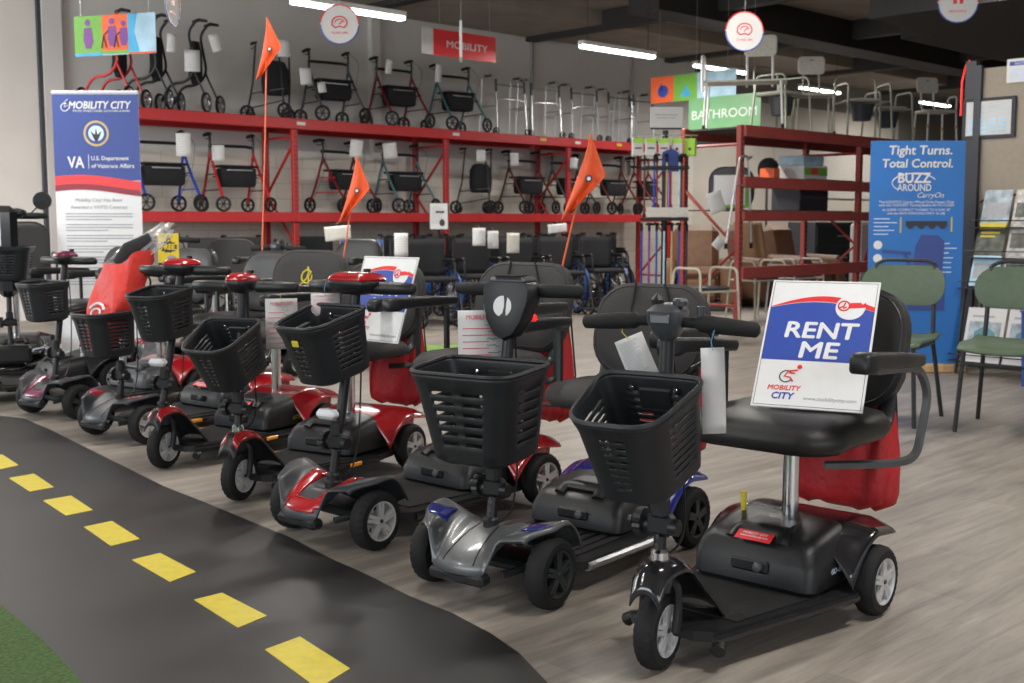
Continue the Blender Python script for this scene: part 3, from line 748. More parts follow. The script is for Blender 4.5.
def scooter(label, O, d, kind, opt, seatcfg, group='mobility scooters parked in a row'):
    g = opt.get; rz = math.atan2(d[1], d[0])
    root = thing('mobility_scooter', label, 'mobility scooter', (O[0], O[1], 0), rz, group)
    st = g('steer', 0); T = Tm((0, 0, 0), R(st)); wb = g('wb', .82); trk = .215; r = g('r', .1); rim = g('rim', 'wheel_silver')
    if kind == 3:
        wheel(root, 'front_wheel', (0, 0, r), r, .058, rim, R(st))
        cowl3(root, T, g('body', 'black_gloss'), g('accent'))
        for sg in (-1, 1):
            b = MB(); b.tube(rpath([(.16, sg*.06, .085), (.10, sg*.12, .075), (.06, sg*.135, .055)], .03), [.014]*6+[.017], 10) if False else b.tube([(.16, sg*.06, .085), (.10, sg*.115 if sg < 0 else .15, .072), (.065, -.13, .055) if sg < 0 else (.105, .168, .058)], [.013, .016, .019], 10); b.build('front_guard', 'black_plastic', root)
        poly = [(.05, -.07), (.075, -.115), (.40, -.19), (.58, -.235), (wb+.05, -.20), (wb+.05, .20), (.58, .235), (.40, .19), (.075, .115), (.05, .07)]
    else:
        for sg in (-1, 1): wheel(root, 'front_wheel', (0, sg*trk, r), r, .066, rim, R(st)*.6)
        cowl4(root, g('body', 'gunmetal'), g('accent'), g('style', 's'))
        poly = [(.05, -.12), (.17, -.225), (.58, -.238), (wb+.05, -.20), (wb+.05, .20), (.58, .238), (.17, .225), (.05, .12)]
    b = MB(); b.prism(poly, .072, .098); dk = b.build('deck', 'black_plastic', root, smooth=0)
    b = MB()
    x0 = .2 if kind == 4 else .17
    if g('ribs'):
        for k in range(9): b.box((x0+.16, -.16+.04*k, .1005), (.34, .026, .005), .002)
    else: b.prism([(x0, -.12 if kind == 3 else -.17), (.5, -.185), (.5, .185), (x0, .12 if kind == 3 else .17)], .098, .1025)
    b.build('deck_mat', 'rubber', dk)
    for sg in (-1, 1):
        b = MB(); b.tube(rpath([(.07, sg*.118, .079), (.40, sg*.192, .079), (.60, sg*.240, .083)] if kind == 3 else [(x0-.02, sg*.222, .079), (.50, sg*.238, .079), (.62, sg*.242, .083)], .03), .014, 8); b.build('deck_rail', g('rail', 'black_gloss'), dk)
        if g('reflector', True):
            b = MB(); b.box((.27 if kind == 4 else .46, sg*(.255 if kind == 4 else .226), .084), (.075, .010, .018), .004); b.build('reflector', 'amber', dk)
    for sg in (-1, 1): wheel(root, 'rear_wheel', (wb, sg*.235, r), r, .062, rim, 0)
    rear_cowl(root, wb, g('rbody', g('accent') or g('body', 'black_gloss')), side=g('rside'), three=kind == 3)
    battery(root, wb-.37+g('bx', 0), wb-.03, g('bw', .36), .10, g('bz', .235), g('bm', 'black_plastic'), g('sticker'), True, g('word'), g('wcol', 'ink_pale'), g('bhandle', True))
    lean = g('lean', .06); zt = g('zt', .84); jz = g('jz', .37)
    at = tiller(root, T, g('z0', .285) if kind == 3 else g('z0', .215), zt, lean, opt, joint_z=jz, lamp=g('lamp'))
    p = at(zt)
    gx = p.x
    c = g('console', 'delta')
    if c == 'delta': console_delta(root, T, gx, zt, g('contop', 'grey_plastic')); grips(root, T, zt-.005, gx, g('half', .25), .010, .021)
    elif c == 'shield': console_shield(root, T, gx-.01, zt); grips(root, T, zt+.022, gx+.03, g('half', .25), .0, .021, inner=.07)
    elif c == 'red':
        console_red(root, T, gx, zt, g('contop', 'red_gloss'), g('conw', .15)); grips(root, T, zt-.018, gx, g('half', .24), .0, .023, .02, inner=.06, m='black_plastic')
    bk = g('basket')
    if bk:
        bz = g('bkz', .70); w, dd, h = bk
        TB = T @ Tm((at(bz).x-g('bkx', .04), 0, bz), R(g('bkrot', 0)), R(-g('bktilt', 4)))
        basket(root, TB, w, dd, h, chev=g('chev', False), taper=g('bktaper', .8), front=g('bkfront', .78), badge=g('badge'))
        b = MB(TB); b.box((.012, 0, -.06), (.035, .09, .06), .006); b.build('basket_bracket', 'black_plastic', root)
    s = seatcfg
    if s:
        sx_, sz = s.get('x', .64), s.get('z', .50); w = s.get('w', .46)
        b = MB(); b.cyl((sx_+.01, 0, .2), (sx_+.01, 0, sz), .024, 16); b.build('seat_post', s.get('post', 'chrome'), root)
        b = MB(); b.box((sx_+.01, 0, sz-.008), (.22, .20, .018), .004); b.cyl((sx_, .06, sz-.02), (sx_-.05, .30, sz-.022), .007, 8); b.build('seat_plate', 'dark_metal', root)
        rlseat(root, sx_+.01+s.get('fx', 0), sz, w, s.get('d', .42)+s.get('fd', 0), s.get('sh', .075), s.get('m', 'vinyl'))
        xb = sx_+s.get('d', .42)/2-.005
        rlback(root, xb+.045, sz+.06, s.get('bw', .45), s.get('bh', .36), tilt=s.get('tilt', 12), m=s.get('m', 'vinyl'), strap=s.get('strap'), logo=s.get('logo'))
        for sg in (-1, 1):
            b = MB(); b.tube(rpath([(xb-.07, sg*.17, sz+.01), (xb+.03, sg*.18, sz+.02), (xb+.07, sg*.17, sz+.18)], .05), .014, 8, flat=1.8); b.build('backrest_hinge', 'black_plastic', root)
            if s.get('arms', True):
                armrest(root, xb-.42, xb-.02, sz+.255, sg*.295, sz, loop=(sg < 0 and s.get('loop', True)) or s.get('loop2', False), drop=.025 if s.get('loop', True) else 0)
    return root
S_POS = dict(S1=((.362, 2.753), (.66, .75)), S2=((-.062, 3.326), (.6, .8)), S3=((-.622, 3.93), (.66, .75)), S4=((-1.082, 4.485), (.5, .866)),
             S5=((-1.56, 5.083), (.5, .866)), S6=((-1.99, 5.78), (.6, .8)), S7=((-2.6, 6.48), (.556, .83)))
def SP(k, x, y, z=0):                                   # point given in the frame of scooter k
    O, d = S_POS[k]; dv = Vector((d[0], d[1], 0)).normalized(); n = Vector((-dv.y, dv.x, 0)); return Vector((O[0], O[1], 0))+dv*x+n*y+Vector((0, 0, z))
s1 = scooter('black three wheel scooter nearest the camera with a rental sign on its seat', *S_POS['S1'], 3,
    dict(wb=.73, body='black_gloss', rim='wheel_silver', basket=(.265, .245, .23), bkz=.735, steer=9, bktilt=20, console='delta', zt=.865, lean=.03, jz=.365, chrome_collar=True, sticker=True, word='GO-GO', reflector=False, bw=.375, bz=.25, half=.225, bx=.08, bkx=.075), dict(x=.66, z=.488, w=.485, fx=-.025, fd=.04, sh=.088))
b = MB(); b.tube([(.63, .13, .25), (.63, .13, .315)], [.007, .010], 8); b.build('freewheel_lever', 'yellow', s1)
s2 = scooter('silver grey four wheel scooter with blue panels and a white emblem on its head', *S_POS['S2'], 4,
    dict(wb=.80, r=.104, body='gunmetal', accent='blue_gloss', rbody='blue_gloss', rside='black_plastic', rim='dark_metal', basket=(.35, .235, .27), bkz=.695, chev=True, bktilt=5, bktaper=.74, bkfront=.95, console='shield', zt=.875, lean=.12, jz=.32, steer=5, ribs=True, rail='silver', reflector=False, style='s', half=.215), dict(x=.68, z=.485, w=.43, d=.38, bh=.34, m='fabric_grey', strap=True, loop=False))
s3 = scooter('four wheel scooter with red front panel and a white headlamp on its tiller', *S_POS['S3'], 4,
    dict(wb=.85, r=.103, body='grey_plastic', accent='red_gloss', rim='wheel_silver', basket=(.25, .24, .22), bkz=.81, bkx=.07, console='red', badge='yellow', zt=.89, lean=.135, jz=.34, lamp=True, style='v', steer=6, bktilt=15, conw=.2), dict(x=.74, z=.52, bw=.50, m='fabric_grey', strap=True, loop=False))
s4 = scooter('red three wheel scooter with tilted basket and a handwritten price card', *S_POS['S4'], 3,
    dict(wb=.84, body='black_plastic', accent='red_gloss', rbody='red_gloss', basket=(.25, .245, .21), bkz=.72, console='red', zt=.865, lean=.05, jz=.37, steer=8, bktilt=25, word=None, conw=.10, chrome_collar=True), dict(x=.70, z=.50, m='fabric_grey', loop=False))
s5 = scooter('red three wheel scooter with a yellow emblem on its seat back', *S_POS['S5'], 3,
    dict(wb=.84, body='black_plastic', accent='red_gloss', rbody='red_gloss', basket=(.235, .23, .21), bkz=.81, console='red', zt=.90, lean=.16, jz=.38, steer=8, bktilt=9, sticker=True, word='LITTLE', wcol='yellow', lamp=True), dict(x=.74, z=.52, m='fabric_grey', logo='yellow', loop=False, bw=.47, bh=.38))
s6 = scooter('red four wheel scooter with a silver tiller and a red bag in its basket', *S_POS['S6'], 4,
    dict(wb=.85, body='grey_plastic', accent='red_gloss', basket=(.28, .22, .22), bkz=.66, console='delta', zt=.86, lean=.08, jz=.33, colmat='silver', postmat='silver', style='s', bktilt=4, sticker=True), dict(x=.74, z=.52, m='vinyl', loop=False))
s7 = scooter('dark four wheel scooter with burgundy head and black basket', *S_POS['S7'], 4,
    dict(wb=.85, body='grey_plastic', accent='burgundy', rbody='red_gloss', rim='dark_metal', basket=(.24, .21, .21), bkz=.765, console='red', contop='burgundy', zt=.90, lean=.10, jz=.36, style='v', bktilt=3, bm='grey_plastic', conw=.10), dict(x=.74, z=.52, m='vinyl', loop=False))
# ------------------------------------------------------------------ things hung on, resting on or standing in the scooters
def rent_sign(label, org, right, up, w, h, group=None):
    P = PM(org, right, up); t = thing('rental_sign', label, 'sign', org)
    Pi = Matrix.Translation(-Vector(org)) @ P
    b = MB(Pi); b.box((0, h/2, -.003), (w, h, .006), .001); b.build('sign_board', 'white', t, smooth=0)
    fr = []; e = .006; q = .0012
    for (x0, y0, x1, y1) in ((-w/2+e, e, w/2-e, e+q), (-w/2+e, h-e-q, w/2-e, h-e), (-w/2+e, e, -w/2+e+q, h-e), (w/2-e-q, e, w/2-e, h-e)): fr.append(rect(x0, y0, x1, y1))
    flat('border_line', fr, 'ink', t, Pi, .0002, .0005)
    x0, x1 = -w/2+e+q, w/2-e-q; yb = h*.36
    def arc(x, y0, k): u = (x-x0)/(x1-x0); return y0+k*math.sin(u*math.pi*.9+.25)
    n = 20; xs = [x0+(x1-x0)*k/n for k in range(n+1)]
    flat('blue_field', [[(x0, yb), (x1, yb)]+[(x, arc(x, h*.755, .03)) for x in reversed(xs)]], 'sign_blue', t, Pi, .0002, .0005)
    flat('red_swoosh', [[(x, arc(x, h*.758, .031)) for x in xs]+[(x, arc(x, h*.762, .031)+.018*math.sin(((x-x0)/(x1-x0))*math.pi*.75)) for x in reversed(xs)]], 'sign_red', t, Pi, .0004, .0006)
    flat('key_disc', [disc(w*.26, h*.79, w*.135)], 'white', t, Pi, .001, .0005)
    kc = (w*.20, h*.80)
    o = []
    strokes('key_icon', [[(kc[0]+w*.052*math.cos(a/12*6.283), kc[1]+w*.052*math.sin(a/12*6.283)) for a in range(13)], [(kc[0]-.012, kc[1]-.008), (kc[0], kc[1]), (kc[0]+.003, kc[1]+.01)], [(kc[0]-.002, kc[1]-.008), (kc[0]+.008, kc[1]-.004)]], .0024, 'sign_red', t, Pi, .002)
    flat('key_blade', [[(kc[0]+w*.055, kc[1]-.008), (kc[0]+w*.19, kc[1]-.004), (kc[0]+w*.205, kc[1]+.005), (kc[0]+w*.19, kc[1]+.012), (kc[0]+w*.165, kc[1]+.006), (kc[0]+w*.15, kc[1]+.012), (kc[0]+w*.055, kc[1]+.010)]], 'sign_red', t, Pi, .0016, .0008)
    text('RENT', w*.66, 0.01, h*.60, 'white', t, Pi, 'headline', .001, h*.12, bold=.024, shear=.08)
    text('ME', w*.35, 0.012, h*.445, 'white', t, Pi, 'headline', .001, h*.12, bold=.024, shear=.08)
    lx = -w*.22
    strokes('logo_figure', [[(lx+w*.06*math.cos(a/14*6.283), h*.235+w*.06*math.sin(a/14*6.283)) for a in range(2, 14)]], .0017, 'ink', t, Pi, .001)
    strokes('logo_figure', [[(lx+.03, h*.285), (lx+.005, h*.275), (lx-.005, h*.235), (lx+.012, h*.228), (lx+.02, h*.20)], [(lx+.008, h*.262), (lx+.024, h*.262)]], .0024, 'sign_red', t, Pi, .001)
    flat('logo_head', [disc(lx+.034, h*.31, .007, 14)], 'sign_red', t, Pi, .001)
    text('MOBILITY', w*.30, lx, h*.148, 'sign_red', t, Pi, 'logo_lettering', .0006, h*.036, bold=.02, shear=.15)
    text('CITY', w*.20, lx, h*.088, 'sign_blue', t, Pi, 'logo_lettering', .0006, h*.048, bold=.03, shear=.15)
    text('www.mobilitycity.com', w*.47, w*.20, h*.075, 'ink_grey', t, Pi, 'web_address', .0006)
    return t
p = SP('S1', .79, .20, .583); q = SP('S1', .86, -.11, .583)
mid = (p+q)/2; rt = (q-p).normalized(); back = Vector((-rt.y, rt.x, 0))
yw = -.46; nb = Vector((-math.sin(yw), math.cos(yw), 0))
rent_sign('white and blue rental sign leaning on the seat of the nearest black scooter', Vector((.816, 3.165, .582)), (math.cos(yw), math.sin(yw), 0), (nb.x*.72, nb.y*.72, 1), .31, .425)
p = SP('S4', .80, .23, .585); q = SP('S4', .86, -.10, .585)
mid = (p+q)/2; rt = (q-p).normalized(); back = Vector((-rt.y, rt.x, 0))
yw = -.72; nb = Vector((-math.sin(yw), math.cos(yw), 0))
rent_sign('rental sign half hidden behind the red head of the four wheel red scooter', Vector((-.60, 4.83, .60)), (math.cos(yw), math.sin(yw), 0), (nb.x*.36, nb.y*.36, 1), .34, .375)

def tagcard(name, label, loc, rz, w, h, tilt=0, lines='text', hand=False, m='paper', sc='string', roll=0, cat='tag', group=None, blank=False):
    # hangs from loc (its string) facing -Y of the rotated frame
    t = thing(name, label, cat, loc, rz, group)
    P = Matrix.Rotation(R(roll), 4, 'Y') @ Matrix.Rotation(R(tilt), 4, 'X') @ PM((0, 0, -.03-h), (1, 0, 0))
    b = MB(P); b.grid(lambda u, v: ((u-.5)*w, v*h, .006*math.sin(v*3+.5)), 2, 8); b.build('card', m, t, smooth=60, solid=.0012)
    b = MB(); b.tube([(0, 0, .0), (.004, -.004, .012), (-.003, -.002, -.015), tuple(P @ Vector((0, h-.006, .004)))], .0012, 5); b.build('string', sc, t)
    if not blank:
        rows = []; y = h*.72 if hand else h*.9; k = 0
        rnd = random.Random(len(label))
        while y > h*.08:
            wd = rnd.uniform(.55, .85); rows.append(rect(-w*.42, y, -w*.42+w*.84*wd, y+h*(.012 if hand else .008))); y -= h*(.10 if hand else .045)
        flat('print', rows, 'sign_red' if hand else 'ink_grey', t, P, .0075, .0004)
        if hand:
            text('MOBILITY CITY', w*.72, 0.01*w, h*.90, 'sign_red', t, P, 'heading', .0078, h*.07)
            hr = random.Random(3); L = []; y = h*.76
            while y > h*.1:
                x = w*hr.uniform(-.02, .05); pt = []
                for k in range(9): pt.append((x+k*w*.03, y+h*hr.uniform(0, .04)))
                L.append(pt); y -= h*.105
            strokes('handwriting', L, w*.005, 'ink', t, P, .0085)
    return t
tagcard('hang_tag', 'long blank white tag hanging from the right grip of the nearest black scooter', SP('S1', .03, -.12, .835), 0, .056, .205, roll=-2, lines=None, blank=True, sc='string')
tagcard('instruction_tag', 'printed white booklet tag tied to the left grip of the nearest scooter', SP('S1', .04, .145, .84), R(-15), .075, .115, roll=-24, sc='yellow')
tagcard('price_card', 'large handwritten price card hanging left of the white emblem scooter head', SP('S2', .10, .10, .865), R(10), .165, .20, hand=True)
tagcard('price_card', 'handwritten price card hanging from the right grip of the tilted basket scooter', SP('S4', .12, -.13, .83), R(15), .125, .20, hand=True, sc='yellow')
tagcard('price_card', 'small white card hanging left of the red headlamp scooter head', SP('S3', .06, .10, .88), R(15), .10, .08, hand=True)
def storage_bag(k, x, z, w, h, label, m='red_cloth', y=0, d=.12, strings=True):
    O, dd = S_POS[k]; t = thing('storage_bag', label, 'bag', SP(k, x, y, 0), math.atan2(dd[1], dd[0]), 'red bags behind the scooter seats')
    cloth_bag(t, 0, z, w, h, d, name='bag_body', m=m, top=.86)
    for sg in (-1, 1):
        b = MB(); b.tube([(.0, sg*w*.38, z+.16), (.02, sg*w*.44, z+.02), (.05, sg*w*.45, z-h*.55), (.02, sg*w*.40, z-h*.9)], .004, 6); b.build('cord', 'fabric_black', t)
    return t
storage_bag('S1', 1.0, .60, .345, .37, 'large red cloth bag hanging behind the seat of the nearest black scooter', d=.15)
storage_bag('S2', 1.06, .66, .30, .40, 'red bag behind the seat of the silver scooter with blue panels')
storage_bag('S3', 1.12, .70, .33, .42, 'red bag behind the seat of the scooter with the headlamp')
storage_bag('S4', 1.08, .64, .30, .40, 'red bag behind the seat holding the half hidden rental sign')
# bag and wrapped walking aid in the basket of the silver tiller scooter
O, dd = S_POS['S6']; bp = SP('S6', -.12, .03, .48)
t = thing('shopping_bag', 'bright red shopping bag with white logo standing in the black basket', 'bag', bp, math.atan2(dd[1], dd[0]))
def bagf(u, v):
    a = u*2*math.pi; w = .085+.06*min(1, v*2.2)-.015*v; dp = .06+.03*v
    c, s_ = math.cos(a), math.sin(a)
    return (dp*math.copysign(abs(c)**.5, c)+.007*math.sin(a*5+v*9)+.16*v+.02, w*math.copysign(abs(s_)**.5, s_)-.06*v, .41*v+.06*max(0, -s_)*v+.01*math.sin(a*3))
b = MB(); b.grid(bagf, 48, 14); b.build('bag_body', 'red_bag', t, smooth=80)
P = PM((.018, -.025, .17), (.0, -1, 0), (.42, 0, 1))
strokes('logo', [[(.06*math.cos(R(a)), .045*math.sin(R(a))) for a in range(15, 175, 16)]], .007, 'white', t, P, .016)
strokes('logo', [[(.036*math.cos(R(a)), .026*math.sin(R(a))-.008) for a in range(0, 361, 30)]], .005, 'white', t, P, .016)
t = thing('wrapped_walking_aid', 'dark walking aid wrapped in clear shiny plastic sticking out of the red bag', 'walking aid', bp+Vector((0, 0, .40)), math.atan2(dd[1], dd[0]))
b = MB()
b.tube([(.14, -.03, 0), (.19, -.06, .07), (.27, -.13, .13)], [.04, .055, .04], 14); b.build('folded_frame', 'fabric_black', t)
def wr(u, v):
    a = u*6.283; r_ = (.085+.012*math.sin(a*6+v*8)+.01*math.sin(a*11+v*21))*(1-.3*abs(v-.5))
    c = Vector((.12+.20*v, -.01-.14*v, .0+.16*v)); return c+Vector((.4*r_*math.sin(a), r_*math.cos(a)*1.1, r_*math.sin(a)*.8))
b = MB(); b.grid(wr, 40, 12); b.build('plastic_wrap', 'clear_plastic', t, smooth=80)
cardloc = Vector((-2.16, 7.25, .885))
t = thing('battery_offer_card', 'tall yellow offer card with black lettering hanging behind the red shopping bag', 'sign', cardloc, R(-4))
P = PM((0, 0, -.145), (1, 0, 0))
b = MB(P); b.box((0, .145, 0), (.135, .29, .002)); b.build('card', 'yellow_tag', t, smooth=0)
text('A', .03, 0, .262, 'ink', t, P, lift=.0015, h=.03, bold=.03)
flat('starburst', [[((.062 if k % 2 else .05)*math.cos(k*math.pi/12), .205+(.040 if k % 2 else .032)*math.sin(k*math.pi/12)) for k in range(24)]], 'ink', t, P, .0014)
text('FREE', .088, 0, .205, 'yellow_tag', t, P, lift=.0022, h=.034, bold=.04)
flat('band', [rect(-.067, .085, .067, .105)], 'ink', t, P, .0014)
text('BATTERY', .12, 0, .048, 'ink', t, P, lift=.0015, h=.045, bold=.04)
flat('grey_badge', [disc(.02, .135, .03, 20, .018)], 'ink_grey', t, P, .0014)
b = MB(); b.tube([(0, 0, .145), (.03, .02, .17), (.05, .05, .19)], .002, 5); b.build('string', 'ink', t)
# safety flags on tall orange rods
def flag(label, base, top, flip=1, scale=1.0):
    t = thing('safety_flag', label, 'flag', base, 0, 'orange safety flags on the scooters'); v = Vector(top)-Vector(base)
    b = MB(); b.tube([(0, 0, 0), tuple(v*.5+Vector((.004, 0, 0))), tuple(v)], .0042*scale, 8); b.build('flag_rod', 'rod_orange', t)
    ax = v.normalized(); side = Vector((1, -.25, 0)).normalized(); h = .32*scale
    # a limp triangular pennant wrapped over the rod tip
    def f(u, w_):
        p = v - ax*(h*.86*u)
        out = .095*scale*(u/.58 if u < .58 else max(0, 1-(u-.58)/.42))*w_
        lef = -.065*scale*u**1.3*(1-w_)
        return p+side*(out+lef)+Vector((0, .018*math.sin(w_*8+u*4)*u, -.08*scale*u*(1-w_)-.02*w_*u))
    b = MB(); b.grid(f, 14, 10); b.build('pennant', 'flag_orange', t, smooth=70, solid=.0015)
    q = f(.55, .45); P = PM(q+Vector((0, -.012, 0)), (1, -.2, 0)); flat('pennant_emblem', [disc(0, 0, .014*scale, 18)], 'ink', t, P, .004, .001); flat('pennant_emblem', [disc(0, 0, .008*scale, 12)], 'white', t, P, .0052, .001)
    return t
def FP(px, py, Y): return atY(px, py, Y)
flag('orange triangular safety flag on a tilted rod behind the white emblem scooter head', FP(561, 272, 4.72), FP(591, 134, 4.6))
flag('orange safety flag on a rod in the middle, in front of the lower rack beam', FP(343, 262, 6.05), FP(357, 156, 6.0))
flag('tallest orange safety flag, reaching above the top rack beam at left', FP(262, 258, 6.7), FP(267, 17, 6.65))

# scooters standing behind the first row
S_POS['S8'] = ((-3.36, 6.98), (.74, .67))
scooter('scooter at the far left edge, mostly cut off, with a grey deck', *S_POS['S8'], 4, dict(wb=.85, body='grey_plastic', accent='blue_gloss', rbody='black_plastic', basket=None, console='red', contop='grey_plastic', zt=.88, lean=.08, jz=.34, style='s'), dict(x=.74, z=.52, loop=False))
S_POS['S9'] = ((-3.42, 7.80), (-.35, .94))
big = scooter('large black scooter with a round mirror in front of the left wall', *S_POS['S9'], 4, dict(wb=1.0, body='black_gloss', accent='blue_gloss', rbody='black_gloss', r=.12, basket=(.36, .26, .22), bkz=.93, bktilt=0, console='red', contop='black_gloss', conw=.26, zt=1.16, lean=.12, jz=.42, style='s', half=.26), dict(x=.86, z=.6, bh=.45, bw=.5, loop=False))
b = MB(); b.box((.03, 0, .90), (.10, .15, .62), .045); b.build('steering_shroud', 'black_gloss', big)
b = MB(); b.tube([(.10, -.26, 1.18), (.07, -.33, 1.30), (.06, -.40, 1.36)] if False else [(.12, -.13, 1.13), (.11, -.16, 1.16), (.09, -.22, 1.22)], .005, 6); mm = b.build('mirror_arm', 'dark_metal', big)
b = MB(); b.lathe([(0, -.012), (.05, -.012), (.062, 0), (.058, .012), (0, .014)], 24, Tm((.09, -.235, 1.245), 0, R(-90))); b.build('mirror', 'black_plastic', mm)
b = MB(); b.box((-.17, 0, .22), (.10, .28, .12), .02); b.build('front_carrier', 'black_plastic', big)
S_POS['S10'] = ((-2.55, 8.35), (.25, .97))
scooter('grey and black scooter behind the yellow offer card', *S_POS['S10'], 4, dict(wb=.85, body='grey_plastic', accent='red_gloss', basket=None, console='delta', zt=.98, lean=.12, jz=.4), dict(x=.78, z=.55, loop=False, m='fabric_grey'), 'scooters standing in the second row')
S_POS['S11'] = ((-1.75, 8.3), (.5, .866))
scooter('dark scooter in the second row behind the tallest flag', *S_POS['S11'], 4, dict(wb=.85, body='black_gloss', accent='red_gloss', basket=None, console='delta', zt=.92, lean=.10, jz=.38), dict(x=.78, z=.55, loop=False), 'scooters standing in the second row')
# ------------------------------------------------------------------ walking aids on the long rack
def tb(parent, name, pts, r, m, seg=8, rad=.04, flat_=1.0):
    b = MB(); b.tube(rpath(pts, rad) if len(pts) > 2 else pts, r, seg, flat=flat_); return b.build(name, m, parent)
def smallwheel(parent, c, r, w=.028, rz=0, rim='tube_black', name='wheel', tire='rubber'):
    T = Tm(c, rz) @ Matrix.Rotation(R(90), 4, 'X')
    b = MB(T); b.lathe([(r*.8, -w/2), (r*.95, -w/2), (r, -w*.25), (r, w*.25), (r*.95, w/2), (r*.8, w/2)], 24, closed=True); o = b.build(name, tire, parent)
    b = MB(T); b.lathe([(0, -w*.6), (r*.2, -w*.6), (r*.2, w*.6), (0, w*.6)], 12); b.lathe([(r*.72, -w*.4), (r*.82, -w*.4), (r*.82, w*.4), (r*.72, w*.4)], 20, closed=True)
    for k in range(6): b.box((r*.46, 0, 0), (r*.6, r*.11, w*.5), 0, Matrix.Rotation(k*math.pi/3, 4, 'Z'))
    b.build('wheel_hub', rim, o); return o
def paper_tag(loc, rz, w, h, label, roll=0, m='paper', group='white tags on the walking aids'):
    t = thing('price_tag', label, 'tag', loc, rz, group)
    P = Matrix.Rotation(R(roll), 4, 'Y') @ PM((0, 0, -h), (1, 0, 0)); b = MB(P); b.grid(lambda u, v: ((u-.5)*w, v*h, .003*math.sin(v*3)), 2, 5); b.build('card', m, t, smooth=60, solid=.001)
    rows = []; y = h*.85
    while y > h*.15: rows.append(rect(-w*.38, y, w*.3, y+h*.012)); y -= h*.11
    flat('print', rows, 'ink_grey', t, P, .0045, .0005)
    b = MB(); b.tube([(0, 0, 0), (0, .01, .035)], .0015, 4); b.build('string', 'paper', t); return t
def rollator(label, loc, rz, col, wr=.10, bag=True, cross='tube_black', handle=.93, w=.29, group='four wheel walkers on the long rack', red_tr=False):
    t = thing('rollator', label, 'walker', loc, rz, group)
    for sg in (-1, 1):
        x = sg*w
        tb(t, 'front_leg', [(x*.96, .10, .72), (x, -.12, .40), (x*1.04, -.31, wr+.07)], .016, col)
        tb(t, 'rear_leg', [(x*.96, .10, .68), (x*1.0, .22, .35), (x*1.04, .32, wr+.03)], .016, col)
        tb(t, 'handle_post', [(x*.96, .10, .62), (x*.96, .08, handle-.05), (x*.96, .12, handle)], .014, 'tube_black')
        b = MB(); b.tube([(x*.96, .06, handle+.0), (x*.97, .13, handle+.005), (x*.97, .25, handle-.005)], [.016, .023, .02], 10); b.build('grip', 'rubber', t)
        b = MB(); b.tube(rpath([(x*.96, .06, handle-.03), (x*.97, .12, handle-.06), (x*.97, .21, handle-.045)], .02), .006, 6); b.build('brake_lever', 'tube_black', t)
        b = MB(); b.tube(rpath([(x*.96, .04, handle-.02), (x*1.25, -.06, handle-.12), (x*1.2, .0, .5), (x*1.02, .24, .2)], .12, 5), .0025, 5); b.build('brake_cable', 'tube_black', t)
        tb(t, 'side_rail', [(x*.99, -.13, .45), (x*.99, .17, .45)], .009, cross)
        tb(t, 'lower_rail', [(x*1.01, -.22, .26), (x*1.01, .26, .26)], .007, cross)
        smallwheel(t, (x*1.04, -.32, wr), wr, rz=R(12*sg)); smallwheel(t, (x*1.04, .32, wr), wr)
        b = MB(); b.tube([(x*1.04, -.31, wr+.08), (x*1.04+.022, -.32, wr)], .007, 6); b.build('fork', 'tube_black', t)
    b = MB(); b.box((0, .0, .545), (w*1.75, .26, .028), .012); b.build('seat', 'fabric_black', t)
    tb(t, 'back_bar', [(-w*.95, .10, .78), (-w*.8, .17, .80), (w*.8, .17, .80), (w*.95, .10, .78)], .02, 'rubber', rad=.08)
    tb(t, 'cross_bar', [(-w, .0, .42), (w, .0, .42)], .009, cross)
    if bag:
        b = MB(); L = []
        for (q, s_) in ((.30, .86), (.32, .96), (.42, 1.0), (.52, .98)): L.append(rr(w*1.55*s_, .20*s_, .03, 3, q, 0, -.03))
        b.loft(L); bg_ = b.build('pouch', 'fabric_black', t)
        b = MB(); b.box((0, -.136, .50), (w*1.1, .006, .012), .002); b.build('reflective_strip', 'aluminium', bg_)
    return t
def tri_walker(label, loc, rz):
    t = thing('three_wheel_walker', label, 'walker', loc, rz, 'three wheel walkers with hanging bags')
    for sg, nm in ((-1, 'left'), (1, 'right')):
        x = sg*.27
        tb(t, 'side_frame', [(x, .22, .12), (x*.9, .10, .45), (x*.8, .05, .92)], .012, 'tube_black')
        b = MB(); b.tube([(x*.8, .02, .93), (x*.8, .14, .935), (x*.8, .2, .93)], [.013, .018, .016], 10); b.build('grip', 'rubber', t)
        b = MB(); b.tube(rpath([(x*.8, .06, .90), (x*.82, .16, .86), (x*.82, .19, .885)], .03), .006, 6); b.build('brake_lever', 'tube_black', t)
        smallwheel(t, (x, .24, .095), .095); smallwheel(t, (x*.9+.0, .20, .07), .06, name='inner_wheel')
        tb(t, 'link_bar', [(x*.95, .16, .32), (0, -.26, .36)], .009, 'gunmetal'); tb(t, 'lower_bar', [(x, .2, .14), (0, -.27, .22)], .009, 'gunmetal')
    tb(t, 'front_post', [(0, -.27, .16), (0, -.22, .60), (0, -.16, .75)], .012, 'tube_black')
    smallwheel(t, (0, -.30, .095), .095)
    b = MB(); L = []
    for (q, s_) in ((.30, .8), (.32, .95), (.45, 1.02), (.62, .98), (.70, .75), (.715, .5)): L.append(rr(.32*s_, .17*s_, .05, 4, q, 0, -.02))
    b.loft(L); b.build('hanging_bag', 'fabric_black', t); return t
